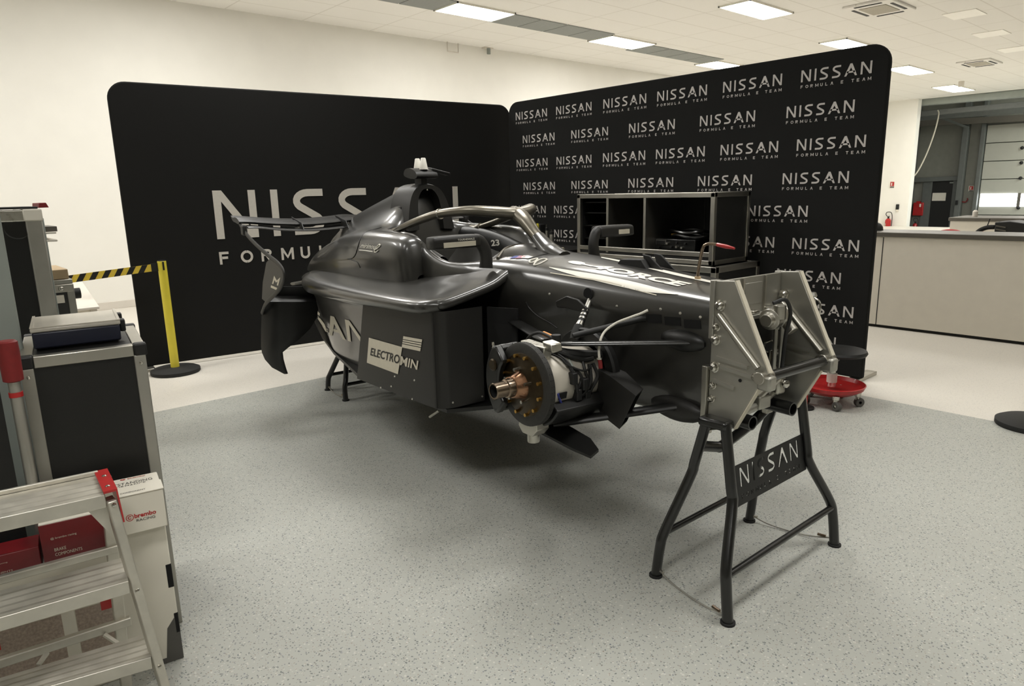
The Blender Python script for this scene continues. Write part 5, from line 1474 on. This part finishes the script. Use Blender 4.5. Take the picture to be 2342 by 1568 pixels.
for i in range(5):
    a = 2 * PI * i / 5 + 3.75
    px_, py_ = x + .165 * math.cos(a), y + .165 * math.sin(a)
    fk = part('caster', MB().box(px_ - .012, px_ + .012, py_ - .012, py_ + .012, .02, .095).cyl((px_, py_, .07), (px_, py_, .1), .022, 12), M['alu_b'], st, bevel=.004)
    wd = V((math.sin(a + .6), -math.cos(a + .6), 0))
    c_ = V((px_, py_, .031)) + V((math.cos(a + .6), math.sin(a + .6), 0)) * .012
    part('wheel', MB().lathe([(.01, -.018), (.026, -.018), (.031, -.012), (.031, .012), (.026, .018), (.01, .018)], c_, wd, 20), M['grey_d'], fk)
p_ = at_z(1862, 925, 0)
b_ = at_x(1859, 668, 4.35)
bp = thing('red_pole', 'red pole with a metal head standing behind the aluminium bracket', 'pole', (4.35, b_.y, 0))
part('tube', MB().cyl((4.35, b_.y, 0.0), (4.35, b_.y, b_.z - .13), .016, 14), M['red'], bp)
part('head', MB().lathe([(.017, b_.z - .13), (.024, b_.z - .1), (.02, b_.z - .04), (.028, b_.z - .02), (.02, b_.z), (0, b_.z)], (4.35, b_.y, 0), (0, 0, 1), 16), M['alu_d'], bp)
part('hook', MB().tube([(4.34, b_.y - .02, b_.z - .03), (4.33, b_.y - .06, b_.z - .06), (4.33, b_.y - .06, b_.z - .14), (4.34, b_.y - .02, b_.z - .17)], .006, 8, sm=4), M['chrome'], bp)
part('foot', MB().cyl((4.35, b_.y, 0), (4.35, b_.y, .012), .06, 20), M['black'], bp)

# ================================================================== OPEN CASE BEHIND THE CAR
XF, XK = 4.585, 5.09
YA, YB_ = 2.906, 4.29      # right end, left end
Z0, Z1 = .945, 1.405
zr0, zr1 = .885, 1.405
lower = thing('flight_case', 'lower black flight case with aluminium edges under the open shelf unit', 'flight case', (XF, YA, 0))
LX0, LX1, LY0, LY1, LZ = 4.50, 5.13, 2.82, 4.42, .865
part('panels', MB().box(LX0 + .01, LX1 - .01, LY0 + .01, LY1 - .01, .1, LZ - .01), M['black'], lower)
def frame_edges(r, x0, x1, y0, y1, z0, z1, w, m='alu', bev=.004, skip=()):
    for (a, b, c, d, e, f) in ((x0, x1, y0, y0 + w, z1 - w, z1), (x0, x1, y1 - w, y1, z1 - w, z1), (x0, x0 + w, y0, y1, z1 - w, z1), (x1 - w, x1, y0, y1, z1 - w, z1),
                               (x0, x1, y0, y0 + w, z0, z0 + w), (x0, x1, y1 - w, y1, z0, z0 + w), (x0, x0 + w, y0, y1, z0, z0 + w), (x1 - w, x1, y0, y1, z0, z0 + w),
                               (x0, x0 + w, y0, y0 + w, z0, z1), (x1 - w, x1, y0, y0 + w, z0, z1), (x0, x0 + w, y1 - w, y1, z0, z1), (x1 - w, x1, y1 - w, y1, z0, z1)):
        part('edge_profile', MB().box(a, b, c, d, e, f), M[m], r, bevel=bev)
frame_edges(lower, LX0, LX1, LY0, LY1, .1, LZ, .045)
lt = MB()
for p in wordmark(.30):
    lt.add([V((LX0 + .2 + a, LY0 + .009, .70 + b)) for a, b in p], [tuple(range(len(p)))])
part('lettering', lt, M['grey_d'], lower, smooth=0)
for a in (LX0 + .08, LX1 - .08):
    for b in (LY0 + .12, LY1 - .12):
        part('caster', MB().cyl((a - .02, b, .05), (a + .02, b, .05), .05, 18), M['black'], lower)
sh = thing('shelf_unit', 'open-fronted black shelf unit with aluminium edges behind the car', 'shelf unit', (XF, YA, LZ))
SZ0, SZ1 = LZ + .0, 1.405
part('back_panel', MB().box(XK - .02, XK, YA + .02, YB_ - .02, SZ0 + .02, SZ1 - .02), M['black'], sh)
part('bottom_panel', MB().box(XF + .01, XK, YA + .02, YB_ - .02, SZ0 + .02, SZ0 + .06), M['black'], sh)
part('top_panel', MB().box(XF + .01, XK, YA + .02, YB_ - .02, SZ1 - .03, SZ1 - .004), M['black'], sh)
for y in (YA + .012, YB_ - .024): part('side_panel', MB().box(XF + .02, XK - .02, y, y + .012, SZ0 + .02, SZ1 - .02), M['black'], sh)
frame_edges(sh, XF, XK, YA, YB_, SZ0, SZ1, .036)
part('front_rail', MB().box(XF - .002, XF + .03, YA + .03, YB_ - .03, SZ0 + .062, SZ0 + .098), M['alu'], sh, bevel=.004)
for u in (1388, 1473):
    y = at_x(u, 500, XF).y
    part('divider', MB().box(XF + .002, XK - .02, y - .012, y + .012, SZ0 + .05, SZ1 - .03), M['alu'], sh, bevel=.003)
    if u == 1388:
        for z in (1.02, 1.13, 1.24, 1.33): part('shelf_rail', MB().box(XF + .06, XK - .03, y + .012, YB_ - .03, z, z + .008), M['black_s'], sh)
for y in (3.30, 3.68): part('inner_panel_joint', MB().box(XK - .026, XK - .02, y - .003, y + .003, SZ0 + .06, SZ1 - .04), M['grey_d'], sh)
# instrument inside with cables on top
ya, yb = at_x(1590, 560, 4.72).y, at_x(1478, 560, 4.72).y
za = SZ0 + .06
ins = thing('control_box', 'black control box with knobs and sockets inside the open shelf unit', 'instrument', (4.72, ya, za))
part('body', MB().box(4.72, 5.0, ya, yb, za, za + .115), M['black_s'], ins, bevel=.006)
part('display', MB().box(4.715, 4.722, yb - .2, yb - .1, za + .065, za + .105), M['grey_d'], ins, bevel=.002)
part('display_glass', MB().box(4.712, 4.716, yb - .192, yb - .108, za + .07, za + .10), M['black'], ins)
for i, (dy, dz) in enumerate(((.14, .05), (.22, .08), (.26, .055), (.31, .055), (.31, .09), (.36, .05), (.39, .085))):
    part('knob', MB().cyl((4.72, yb - dy, za + dz), (4.70, yb - dy, za + dz), .009, 12), M['alu' if i % 2 else 'black'], ins)
for dy in (.07, .17, .24, .29, .35): part('socket_label', MB().box(4.716, 4.721, yb - dy - .018, yb - dy + .018, za + .018, za + .026), M['grey_l'], ins)
part('green_lamp', MB().cyl((4.722, yb - .035, za + .045), (4.714, yb - .035, za + .045), .008, 10), M['exit'], ins)
for i, (dy, h, lab) in enumerate(((0.0, 0, 'lower coil of black cable on the control box'), (.02, .03, 'upper coil of black cable on the control box'))):
    cc = V((4.86, ya + .13 + dy, za + .136 + h * 1.2))
    pts = [cc + V((.10 * math.cos(a), .17 * math.sin(a), .008 * math.sin(3 * a + i))) for a in (2 * PI * k / 14 for k in range(14))]
    solo('cable_coil', lab, 'cable', MB().tube(pts, .012, 8, sm=3, closed=True), M['black_s'], 'cable coils')
pl_ = V((4.80, ya + .28, za + .145))
solo('yellow_connector', 'small yellow and metal plug lying on the control box cables', 'connector', MB().tube([pl_, pl_ + V((-.01, -.06, .006)), pl_ + V((-.01, -.09, .0))], [.008, .011, .006], 10), M['gold'])
# small dampers and tools standing behind the halo
tbx = thing('tool_stand', 'low black bench carrying silver dampers behind the halo', 'bench', (4.75, 5.0, 0))
part('benchtop', MB().box(4.5, 5.1, 4.48, 5.62, .86, .90), M['black'], tbx, bevel=.005)
for a in (4.54, 5.06):
    for b in (4.52, 5.58): part('leg', MB().box(a - .02, a + .02, b - .02, b + .02, 0, .86), M['alu_d'], tbx)
def damper(u, v0, v1, r_, label):
    a, b = at_x(u, v1, 4.75), at_x(u, v0, 4.75)
    q = thing('damper', label, 'damper', (4.75, a.y, .90), 0, 'dampers on the bench')
    h = max(.1, b.z - .90)
    part('body', MB().lathe([(0, .90), (r_, .90), (r_, .90 + h * .72), (r_ * .9, .90 + h * .76), (0, .90 + h * .76)], (4.75, a.y, 0), (0, 0, 1), 16), M['alu'], q)
    part('black_cap', MB().lathe([(r_ * 1.1, .90 + h * .74), (r_ * 1.1, .90 + h * .86), (r_ * .4, .90 + h * .9), (0, .90 + h * .9)], (4.75, a.y, 0), (0, 0, 1), 16), M['black'], q)
    part('rod', MB().cyl((4.75, a.y, .90 + h * .88), (4.75, a.y, .90 + h), r_ * .35, 10), M['chrome'], q)
damper(1174, 522, 575, .017, 'silver damper farthest left behind the halo')
damper(1192, 520, 575, .012, 'thin silver damper between the others, seen under the halo')
damper(1251, 513, 575, .014, 'thin silver damper just right of the halo pillar')
damper(1262, 524, 575, .022, 'thick silver damper right of the halo pillar')
yy = thing('yellow_tool', 'small black and yellow tool standing behind the halo tube', 'tool', at_x(1233, 560, 4.75))
a = at_x(1233, 545, 4.75)
part('body', MB().box(4.72, 4.80, a.y - .04, a.y + .05, .90, at_x(1233, 512, 4.75).z), M['black'], yy, bevel=.01)
part('yellow_handle', MB().cyl((4.70, a.y - .035, at_x(1233, 528, 4.75).z), (4.70, a.y - .035, at_x(1233, 510, 4.75).z), .012, 10), M['yellow'], yy)

# ================================================================== LEFT FOREGROUND
# grey column at the very edge
struct('column_left', MB().box(-.45, .262, 2.62, 2.80, 0, CEIL), M['grey_p'], bevel=.006)
struct('column_left_rib', MB().box(.225, .247, 2.56, 2.62, 0, .97), M['grey_p'], bevel=.004)
# flight case
ca = math.radians(-9.2)
cw, cd, ch = .335, .44, .998
c_or = V((.557, 2.405, 0))       # front right corner
cm = Matrix.Translation(c_or) @ Matrix.Rotation(ca, 4, 'Z')
fc = thing('flight_case', 'tall black flight case with aluminium edges standing behind the step ladder', 'flight case', c_or, ca)
def fcp(name, mb, m, parent=None, **k): return part(name, mb.moved(cm), M[m], parent or fc, **k)
fcp('panels', MB().box(-cw + .008, -.008, .008, cd - .008, .0, ch - .012), 'carbon_k')
W2 = .034
for q in ((-cw, 0, 0, .036, ch - .036, ch), (-cw, 0, cd - .036, cd, ch - .036, ch)):
    fcp('edge_profile', MB().box(q[0] + .036, q[1] - .034, q[2], q[3], q[4], q[5]), 'alu', bevel=.003)
for x0 in (-cw, -.036):
    fcp('edge_profile', MB().box(x0, x0 + .036, .036, cd - .036, ch - .036, ch), 'alu', bevel=.003)
    for y0 in (0, cd - W2): fcp('edge_profile', MB().box(x0, x0 + .034, y0, y0 + W2, 0, ch - .034), 'alu_d', bevel=.003)
for x0 in (-cw - .002, -.034):
    for y0 in (-.002, cd - .034):
        fcp('corner_cap', MB().box(x0, x0 + .038, y0, y0 + .038, ch - .037, ch + .003), 'black', bevel=.006)
fcp('top_panel', MB().box(-cw + .03, -.03, .03, cd - .03, ch - .012, ch - .004), 'carbon_k')
for x0 in (-cw + .018, -.018):
    for z in (ch - .06, .5): fcp('rivet', MB().ball((x0, -.001, z), .006, 8), 'chrome')
# organiser box with a clear lid
o0 = c_or
ob = thing('organiser_box', 'dark blue organiser box with a clear lid on the flight case', 'box', cm @ V((-.15, .2, ch + .001)), ca)
def obp(name, mb, m, parent=None, **k): return part(name, mb.moved(cm), M[m], parent or ob, **k)
bx0, bx1, by0, by1 = -.30, -.055, .10, .37
z_ = ch + .003
obp('tray', MB().prism([V((bx0 + .003, by0 + .002, z_)), V((bx1 - .003, by0 + .002, z_)), V((bx1 - .003, by1 - .004, z_)), V((bx0 + .003, by1 - .004, z_))], (0, 0, .052)), 'blue', bevel=.006)
lid = obp('lid', MB().box(bx0, bx1, by0, by1, z_ + .052, z_ + .066), 'clear', bevel=.004)
obp('lid_rim', MB().box(bx0, bx1, by0, by0 + .008, z_ + .066, z_ + .069).box(bx0, bx0 + .008, by0 + .008, by1, z_ + .066, z_ + .069).box(bx1 - .008, bx1, by0 + .008, by1, z_ + .066, z_ + .069), 'clear', lid)
for y in (by0 + .05, by1 - .07):
    obp('latch', MB().box(bx1 - .002, bx1 + .016, y, y + .035, z_ + .02, z_ + .06), 'black', lid, bevel=.004)
# red-gripped bar in front of the column
p1, p2 = at_y(27, 790, 2.36), at_y(32, 872, 2.36)
rb = thing('lever_bar', 'steel bar with a dark red grip at the left edge', 'lever', (p1.x + .004, 2.36, 0))
xx = .199
part('bar', MB().cyl((xx, 2.36, 0), (xx, 2.36, p2.z + .03), .0155, 18), M['alu_d'], rb)
part('grip', MB().lathe([(.017, p2.z), (.025, p2.z + .004), (.0265, p1.z - .02), (.0255, p1.z + .012), (.02, p1.z + .016), (0, p1.z + .016)], (xx, 2.36, 0), (0, 0, 1), 24), M['red_d'], rb)
part('red_ring', MB().cyl((xx, 2.36, at_y(35, 902, 2.36).z - .006), (xx, 2.36, at_y(35, 902, 2.36).z + .008), .0175, 18), M['red'], rb)
bz = at_y(4, 893, 2.372).z
solo('black_board', 'matt black board leaning at the lower left edge behind the ladder', 'board', MB().prism([at_y(-60, 893, 2.372), V((at_y(8, 893, 2.372).x - .008, 2.372, bz)), V((.165, 2.372, 0)), V((-.25, 2.372, 0))], (0, .012, 0)), M['black'])
# tall cabinet behind
tc = thing('equipment_cabinet', 'tall black cabinet with aluminium corner posts behind the flight case', 'cabinet', (.5, 4.0, 0))
hx = at_y(100, 480, 4.0)
x1 = at_y(97, 500, 4.0).x
tz = at_y(95, 478, 4.0).z
part('panels', MB().box(.02, x1 - .01, 4.01, 4.6, 0, tz - .02), M['carbon_k'], tc)
part('corner_post', MB().box(x1 - .07, x1, 4.0, 4.06, 0, tz - .05), M['alu_d'], tc, bevel=.006)
part('corner_post', MB().box(x1 - .05, x1, 4.55, 4.61, 0, tz - .05), M['alu_d'], tc, bevel=.006)
part('top_rail', MB().box(.02, x1 - .07, 4.0, 4.05, tz - .055, tz), M['alu_b'], tc, bevel=.006)
part('side_rail', MB().box(x1 - .05, x1, 4.06, 4.55, tz - .055, tz), M['alu_d'], tc, bevel=.006)
part('corner_cap', MB().box(x1 - .075, x1 + .003, 3.997, 4.06, tz - .055, tz + .002), M['grey_l'], tc, bevel=.006)
q = at_y(40, 520, 3.995)
part('handle_dish', MB().lathe([(0, 0), (.052, 0), (.055, .004), (.05, .008), (0, .003)], (q.x, 4.012, q.z), (0, -1, 0), 28), M['black_s'], tc)
part('side_latch', MB().box(x1, x1 + .02, 4.2, 4.26, .95, 1.03), M['alu_b'], tc, bevel=.004)
a, b = at_y(24, 476, 4.0), at_y(92, 473, 4.0)
solo('flat_tablet', 'thin dark sheet lying on top of the tall cabinet', 'sheet', MB().box(a.x - .2, b.x - .01, 4.0, 4.3, tz + .003, tz + .013), M['black'], bevel=.003)
solo('paper_folder', 'small dark red folder poking out over the cabinet corner', 'folder', MB().prism([at_y(90, 470, 4.02), at_y(106, 469, 4.02), at_y(113, 480, 4.02), at_y(90, 481, 4.02)], (0, .2, 0)).moved(Matrix.Translation((0, 0, .012))), M['red_d'], bevel=.002)
# shelf rack strip, carton, machine, pale table further back
YM = 5.2
YK = 4.75
rk_ = thing('shelf_rack', 'narrow grey shelf rack partly hidden behind the tall cabinet', 'rack', (at_y(112, 600, YK).x, YK, 0))
xa, xb = at_y(104, 520, YK).x, at_y(117, 545, YK).x
zt_ = at_y(104, 498, YK).z
part('upright', MB().box(xa - .1, xb - .02, YK, YK + .05, 0, zt_), M['grey_p'], rk_, bevel=.004)
part('rear_upright', MB().box(xa - .1, xb - .03, YK + .33, YK + .38, 0, zt_ - .05), M['grey_p'], rk_, bevel=.004)
for v in (530, 548): 
    z = at_y(112, v, YK).z
    part('shelf', MB().box(xa - .1, xb + .03, YK, YK + .38, z - .012, z), M['grey_l'], rk_, bevel=.003)
part('paper_stack', MB().box(xa, xb + .04, YK + .02, YK + .3, at_y(112, 530, YK).z, at_y(112, 518, YK).z), M['grey_k'], rk_, bevel=.002)
# machine on a pale cabinet, with a carton on it
xm0, xm1 = at_y(128, 660, YM).x, at_y(164, 660, YM).x
zm1, zm0 = at_y(140, 650, YM).z, at_y(140, 720, YM).z
mc_ = thing('bench_machine', 'small metal and black machine under the brown carton', 'machine', (xm0, YM, 0))
part('stand', MB().box(xm0 - .25, xm1 + .02, YM + .01, YM + .5, 0, zm0), M['grey_l'], mc_, bevel=.005)
part('body', MB().box(xm0 - .25, xm1, YM, YM + .45, zm0, zm1), M['black_s'], mc_, bevel=.01)
part('top_plate', MB().box(xm0 - .25, xm1 + .01, YM - .01, YM + .46, zm1, zm1 + .03), M['alu_d'], mc_, bevel=.004)
part('front_rail', MB().box(xm0 - .25, xm1 + .005, YM - .015, YM, zm1 - .05, zm1), M['alu'], mc_, bevel=.004)
part('label_plate', MB().box(xm0 - .02, xm1 - .05, YM - .012, YM, (zm0 + zm1) / 2 - .02, (zm0 + zm1) / 2 + .03), M['grey_l'], mc_)
part('side_frame', MB().box(xm1 - .03, xm1 + .012, YM - .012, YM + .46, zm0 - .0, zm1), M['alu_d'], mc_, bevel=.004)
part('knob', MB().cyl((xm1 + .01, YM + .1, (zm0 + zm1) / 2 + .02), (xm1 + .06, YM + .1, (zm0 + zm1) / 2 + .02), .035, 16), M['black'], mc_)
part('bolt', MB().ball((xm1 - .06, YM - .016, zm1 - .025), .016, 10), M['chrome'], mc_)
zc0 = zm1 + .032
zc1 = at_y(140, 616, YM).z
solo('cardboard_box', 'pale brown carton standing on the bench machine', 'box', MB().box(xm0 - .1, at_y(158, 636, YM).x, YM + .0, YM + .4, zc0, zc1), M['brown'], bevel=.004)
TZ = .62
An, Bf = at_z(228, 706, TZ), at_z(182, 638, TZ)
wt = thing('white_table', 'pale grey steel table beside the cream wall', 'table', (An.x - .3, An.y, 0))
lo_, hi_ = V((-.7, 0, 0)), V((-.7, 0, 0))
part('tabletop', MB().prism([An, Bf, Bf + lo_, An + lo_ + V((0, .02, 0))], (0, 0, .02)), M['light_grey'], wt, bevel=.004)
fa = at_z(214, 700, TZ)
part('front_panel', MB().prism([An + V((-.06, .03, 0)), An + V((-.06, .05, 0)), An + lo_ + V((0, .06, 0)), An + lo_ + V((0, .04, 0))], (0, 0, -.52)), M['grey_l'], wt, bevel=.003)
part('corner_post', MB().prism([An + V((-.06, .02, 0)), An + V((-.015, .02, 0)), An + V((-.01, .07, 0)), An + V((-.06, .07, 0))], (0, 0, -TZ)), M['light_grey'], wt, bevel=.004)
part('rear_leg', MB().prism([Bf + V((-.06, -.06, 0)), Bf + V((-.015, -.06, 0)), Bf + V((-.015, -.02, 0)), Bf + V((-.06, -.02, 0))], (0, 0, -TZ)), M['light_grey'], wt)

# ---- cartons
CA = math.radians(-9.2)
k0 = V((.497, 2.20, 0))
km = Matrix.Translation(k0) @ Matrix.Rotation(CA, 4, 'Z')
big = thing('large_carton', 'tall white carton on the floor at the right of the step ladder', 'box', k0, CA)
def kp(name, mb, m, parent=None, **k): return part(name, mb.moved(km), M[m], parent or big, **k)
KH = .475
kp('carton_body', MB().box(-.152, 0, 0, .085, 0, KH), 'card', bevel=.003)
kp('dark_corner', MB().prism([V((-.05, -.0008, .004)), V((-.0, -.0008, .004)), V((-.0, -.0008, .155)), V((-.012, -.0008, .15)), V((-.035, -.0008, .12))], (0, .0006, 0)), 'grey_d')
kp('dark_foot', MB().prism([V((-.085, -.0009, .002)), V((-.0, -.0009, .002)), V((-.0, -.0009, .02)), V((-.085, -.0009, .02))], (0, .0006, 0)), 'grey_d')
kp('hand_slot', MB().box(-.016, .0006, -.001, .01, .255, .335), 'void', bevel=.002)
kp('hand_slot', MB().box(-.012, .0006, -.001, .01, .095, .165), 'void', bevel=.002)
prt = thing('printed_carton', 'wide white carton covered in fine print behind the lower ladder steps', 'box', km @ V((-.33, 0, 0)), CA)
KL = .425
kp('carton_body', MB().box(-.50, -.155, 0, .085, 0, KL), 'card', prt, bevel=.003)
for x0, x1 in ((-.48, -.30), (-.265, -.165)):
    kp('printed_block', MB().prism([V((x0, -.0008, .1)), V((x1, -.0008, .1)), V((x1, -.0008, .27)), V((x0, -.0008, .27))], (0, .0005, 0)), 'card_print', prt)
for x0, z0 in ((-.20, .245), (-.49, .215)):
    kp('red_mark', MB().prism([V((x0, -.001, z0)), V((x0 + .04, -.001, z0)), V((x0 + .04, -.001, z0 + .03)), V((x0, -.001, z0 + .03))], (0, .0005, 0)), 'red', prt)
hz = .47
wbx = thing('white_carton', 'small white carton with a red logo at the right end of the carton stack', 'box', km @ V((-.06, 0, KH)), CA)
def wp(name, mb, m, parent=None, **k): return part(name, mb.moved(km), M[m], parent or wbx, **k)
wz0, wz1 = KH + .002, .598
wp('carton_body', MB().box(-.155, .004, -.035, .125, wz0, wz1), 'card', bevel=.003)
wp('lid_flap', MB().box(-.153, .007, -.037, .04, wz1, wz1 + .004), 'card', bevel=.0015)
t_ = MB()
put_text(t_, 'brembo', (-.080, -.0358, wz0 + .048), (-.022, -.0358, wz0 + .048), (-.080, -.0358, wz0 + .062), .03)
t_.lathe([(.0085, -.0003), (.0105, -.0003)], (-.092, -.0358, wz0 + .053), (0, -1, 0), 20)
t_.lathe([(.003, -.0003), (.0055, -.0003)], (-.092, -.0358, wz0 + .053), (0, -1, 0), 16, .5, 5.6)
wp('red_logo', t_, 'red', smooth=0)
t_ = MB(); put_text(t_, 'RACING', (-.076, -.0358, wz0 + .036), (-.026, -.0358, wz0 + .036), (-.076, -.0358, wz0 + .044), .01)
wp('small_lettering', t_, 'grey_d', smooth=0)
t_ = MB(); t2_ = MB(); t3_ = MB()
put_text(t_, 'OUTSTANDING', (-.150, .062, wz1 + .0008), (-.014, .062, wz1 + .0008), (-.150, .082, wz1 + .0008))
put_text(t2_, 'PERFORMANCE', (-.150, .042, wz1 + .0008), (-.034, .042, wz1 + .0008), (-.150, .058, wz1 + .0008))
put_text(t3_, 'NEW COMPONENT', (-.135, -.022, wz1 + .0048), (-.04, -.022, wz1 + .0048), (-.135, -.012, wz1 + .0048))
for q_ in (t_, t2_, t3_): wp('top_lettering', q_, 'grey_d', smooth=0)
t_ = MB(); put_text(t_, '@ brembo', (-.10, .105, wz1 + .0008), (-.03, .105, wz1 + .0008), (-.10, .116, wz1 + .0008), .02)
wp('top_logo', t_, 'red', smooth=0)
def red_carton(x0, x1, y0, y1, z0, z1, label, top='card'):
    r = thing('red_carton', label, 'box', km @ V(((x0 + x1) / 2, y0, z0)), CA, 'red cartons')
    def rp(name, mb, m, **k): return part(name, mb.moved(km), M[m], r, **k)
    rp('carton_body', MB().box(x0, x1, y0, y1, z0, z1 - .002), 'red_card', bevel=.002)
    rp('top_face', MB().box(x0 + .001, x1 - .001, y0 + .001, y1 - .001, z1 - .002, z1), top)
    t1 = MB()
    w = x1 - x0; h = z1 - z0
    put_text(t1, '@ brembo racing', (x0 + w * .15, y0 - .0006, z0 + h * .62), (x0 + w * .55, y0 - .0006, z0 + h * .62), (x0 + w * .15, y0 - .0006, z0 + h * .68))
    put_text(t1, 'BRAKE', (x0 + w * .18, y0 - .0006, z0 + h * .36), (x0 + w * .36, y0 - .0006, z0 + h * .36), (x0 + w * .18, y0 - .0006, z0 + h * .43))
    put_text(t1, 'COMPONENTS', (x0 + w * .18, y0 - .0006, z0 + h * .25), (x0 + w * .6, y0 - .0006, z0 + h * .25), (x0 + w * .18, y0 - .0006, z0 + h * .32))
    rp('white_lettering', t1, 'cream', smooth=0)
red_carton(-.315, -.158, -.02, .07, KL + .002, KH + .088, 'dark red carton left of the small white carton, seen under the top ladder step')
red_carton(-.49, -.322, -.01, .075, KL + .002, KL + .075, 'flat bright red carton cut by the left edge of the photo', top='red_card')

# ---- aluminium step ladder
lad = thing('step_ladder', 'aluminium three-step ladder with a red corner cap in the lower left corner', 'ladder', (.2, 1.98, 0))
def tread(pbl, pbr, pfr, pfl, z, name):
    """four pixel corners of a tread's top at height z"""
    bl, br, fr_, fl = (at_z(*q, z) for q in (pbl, pbr, pfr, pfl))
    n = 9
    rows_ = []
    for i in range(n + 1):
        t = i / n
        dz = .003 if i % 2 else 0
        rows_.append([bl.lerp(fl, t) + V((0, 0, -dz)), br.lerp(fr_, t) + V((0, 0, -dz))])
    mb = MB().grid(rows_)
    low = [[p + V((0, 0, -.012)) for p in r] for r in rows_]
    mb.grid(low).grid([[r[0] for r in rows_], [r[0] for r in low]]).grid([[r[1] for r in rows_], [r[1] for r in low]])
    tr_ = part(name, mb, M['ladder'], lad, smooth=0)
    lip = MB().prism([fl, fr_, fr_ + V((0, 0, -.036)), fl + V((0, 0, -.036))], (0, .006, 0))
    part('tread_lip', lip, M['ladder'], tr_, bevel=.002)
    return bl, br, fr_, fl
E1 = tread((-150, 1165), (226, 1086), (240, 1131), (-150, 1217), .72, 'tread')
E2 = tread((-150, 1391), (279, 1275), (294, 1328), (-150, 1455), .48, 'tread')
E3 = tread((-150, 1595), (330, 1450), (346, 1502), (-150, 1645), .24, 'tread')
# up-turned back edge of the top platform and the red corner cap
bl, br, fr_, fl = E1
part('back_edge', MB().prism([bl, br, br + V((0, 0, .012)), bl + V((0, 0, .012))], (0, .01, 0)), M['ladder'], lad, bevel=.002)
cap = MB().prism([br + V((-.008, .012, .004)), br + V((.020, .010, .004)), fr_ + V((.024, -.006, .004)), fr_ + V((-.003, -.004, .004))], (0, 0, .006))
cap.prism([br + V((.020, .010, .010)), fr_ + V((.024, -.006, .010)), fr_ + V((.030, -.004, -.085)), fr_ + V((.030, .02, -.075)), br + V((.024, .010, -.04))], (.004, 0, 0))
rc_ = part('corner_cap', cap, M['red'], lad, label='red plastic corner cap')
for t in (.3, .82):
    p = br.lerp(fr_, t) + V((.010, 0, .0105))
    part('rivet', MB().ball(p, .0065, 10, (1, 1, .5)), M['chrome'], rc_)
# front rails
def rail(ptop, pbot, w, d, name='front_rail', m='ladder'):
    part(name, MB().bar(ptop, pbot, w, d, up=(1, 0, 0)), M[m], lad, bevel=.003)
rt_top = fr_ + V((.012, .016, -.02))
rb3 = E3[2] + V((.012, .014, 0))
dr_ = (rb3 - rt_top)
rb_ = rt_top + dr_ * (rt_top.z / -dr_.z) if dr_.z < 0 else rb3
rb_.z = 0
rail(rt_top, rb_, .05, .022)
for fr2 in (fr_, E2[2], E3[2]):
    part('rail_bolt', MB().ball(fr2 + V((.014, -.012, -.028)), .006, 8), M['chrome'], lad)
lt_top = V((-.02, rt_top.y + .02, rt_top.z)); lb_ = V((-.05, rb_.y + .03, 0))
rail(lt_top, lb_, .05, .022)
# gusset below the platform
part('gusset', MB().prism([fr_ + V((-.04, .012, -.036)), fr_ + V((.004, .012, -.036)), fr_ + V((.004, .012, -.12))], (0, .003, 0)), M['ladder'], lad)
part('bottom_brace', MB().bar(E3[2] + V((-.16, .01, -.055)), V((rb_.x - .01, rb_.y - .004, .03)), .03, .008, up=(0, 1, 0)), M['ladder'], lad)
# rear legs and cross bars
rl_t = V((br.x + .02, 2.115, .70)); rl_b = V((br.x + .09, 2.15, 0))
part('rear_leg', MB().bar(V((-.02, 2.12, .70)), V((-.06, 2.15, 0)), .02, .03), M['ladder'], lad, bevel=.003)
part('rear_leg', MB().bar(rl_t, V((.315, 2.13, 0)), .02, .03), M['ladder'], lad, bevel=.003)
for (uL, vL, uR, vR, hh_) in ((-120, 1352, 270, 1247, .022), (-120, 1547, 300, 1412, .026)):
    a, b = at_y(uL, vL, 2.13), at_y(uR, vR, 2.10)
    part('rear_crossbar', MB().prism([a, b, b + V((0, 0, -hh_)), a + V((0, 0, -hh_))], (0, .02, 0)), M['ladder'], lad, bevel=.003)
for u0, v0, u1, v1 in ((238, 1450, 268, 1470), (108, 1492, 88, 1520)):
    part('link_strap', MB().bar(at_y(u0, v0, 2.1), at_y(u1, v1, 2.08), .012, .006), M['ladder'], lad)
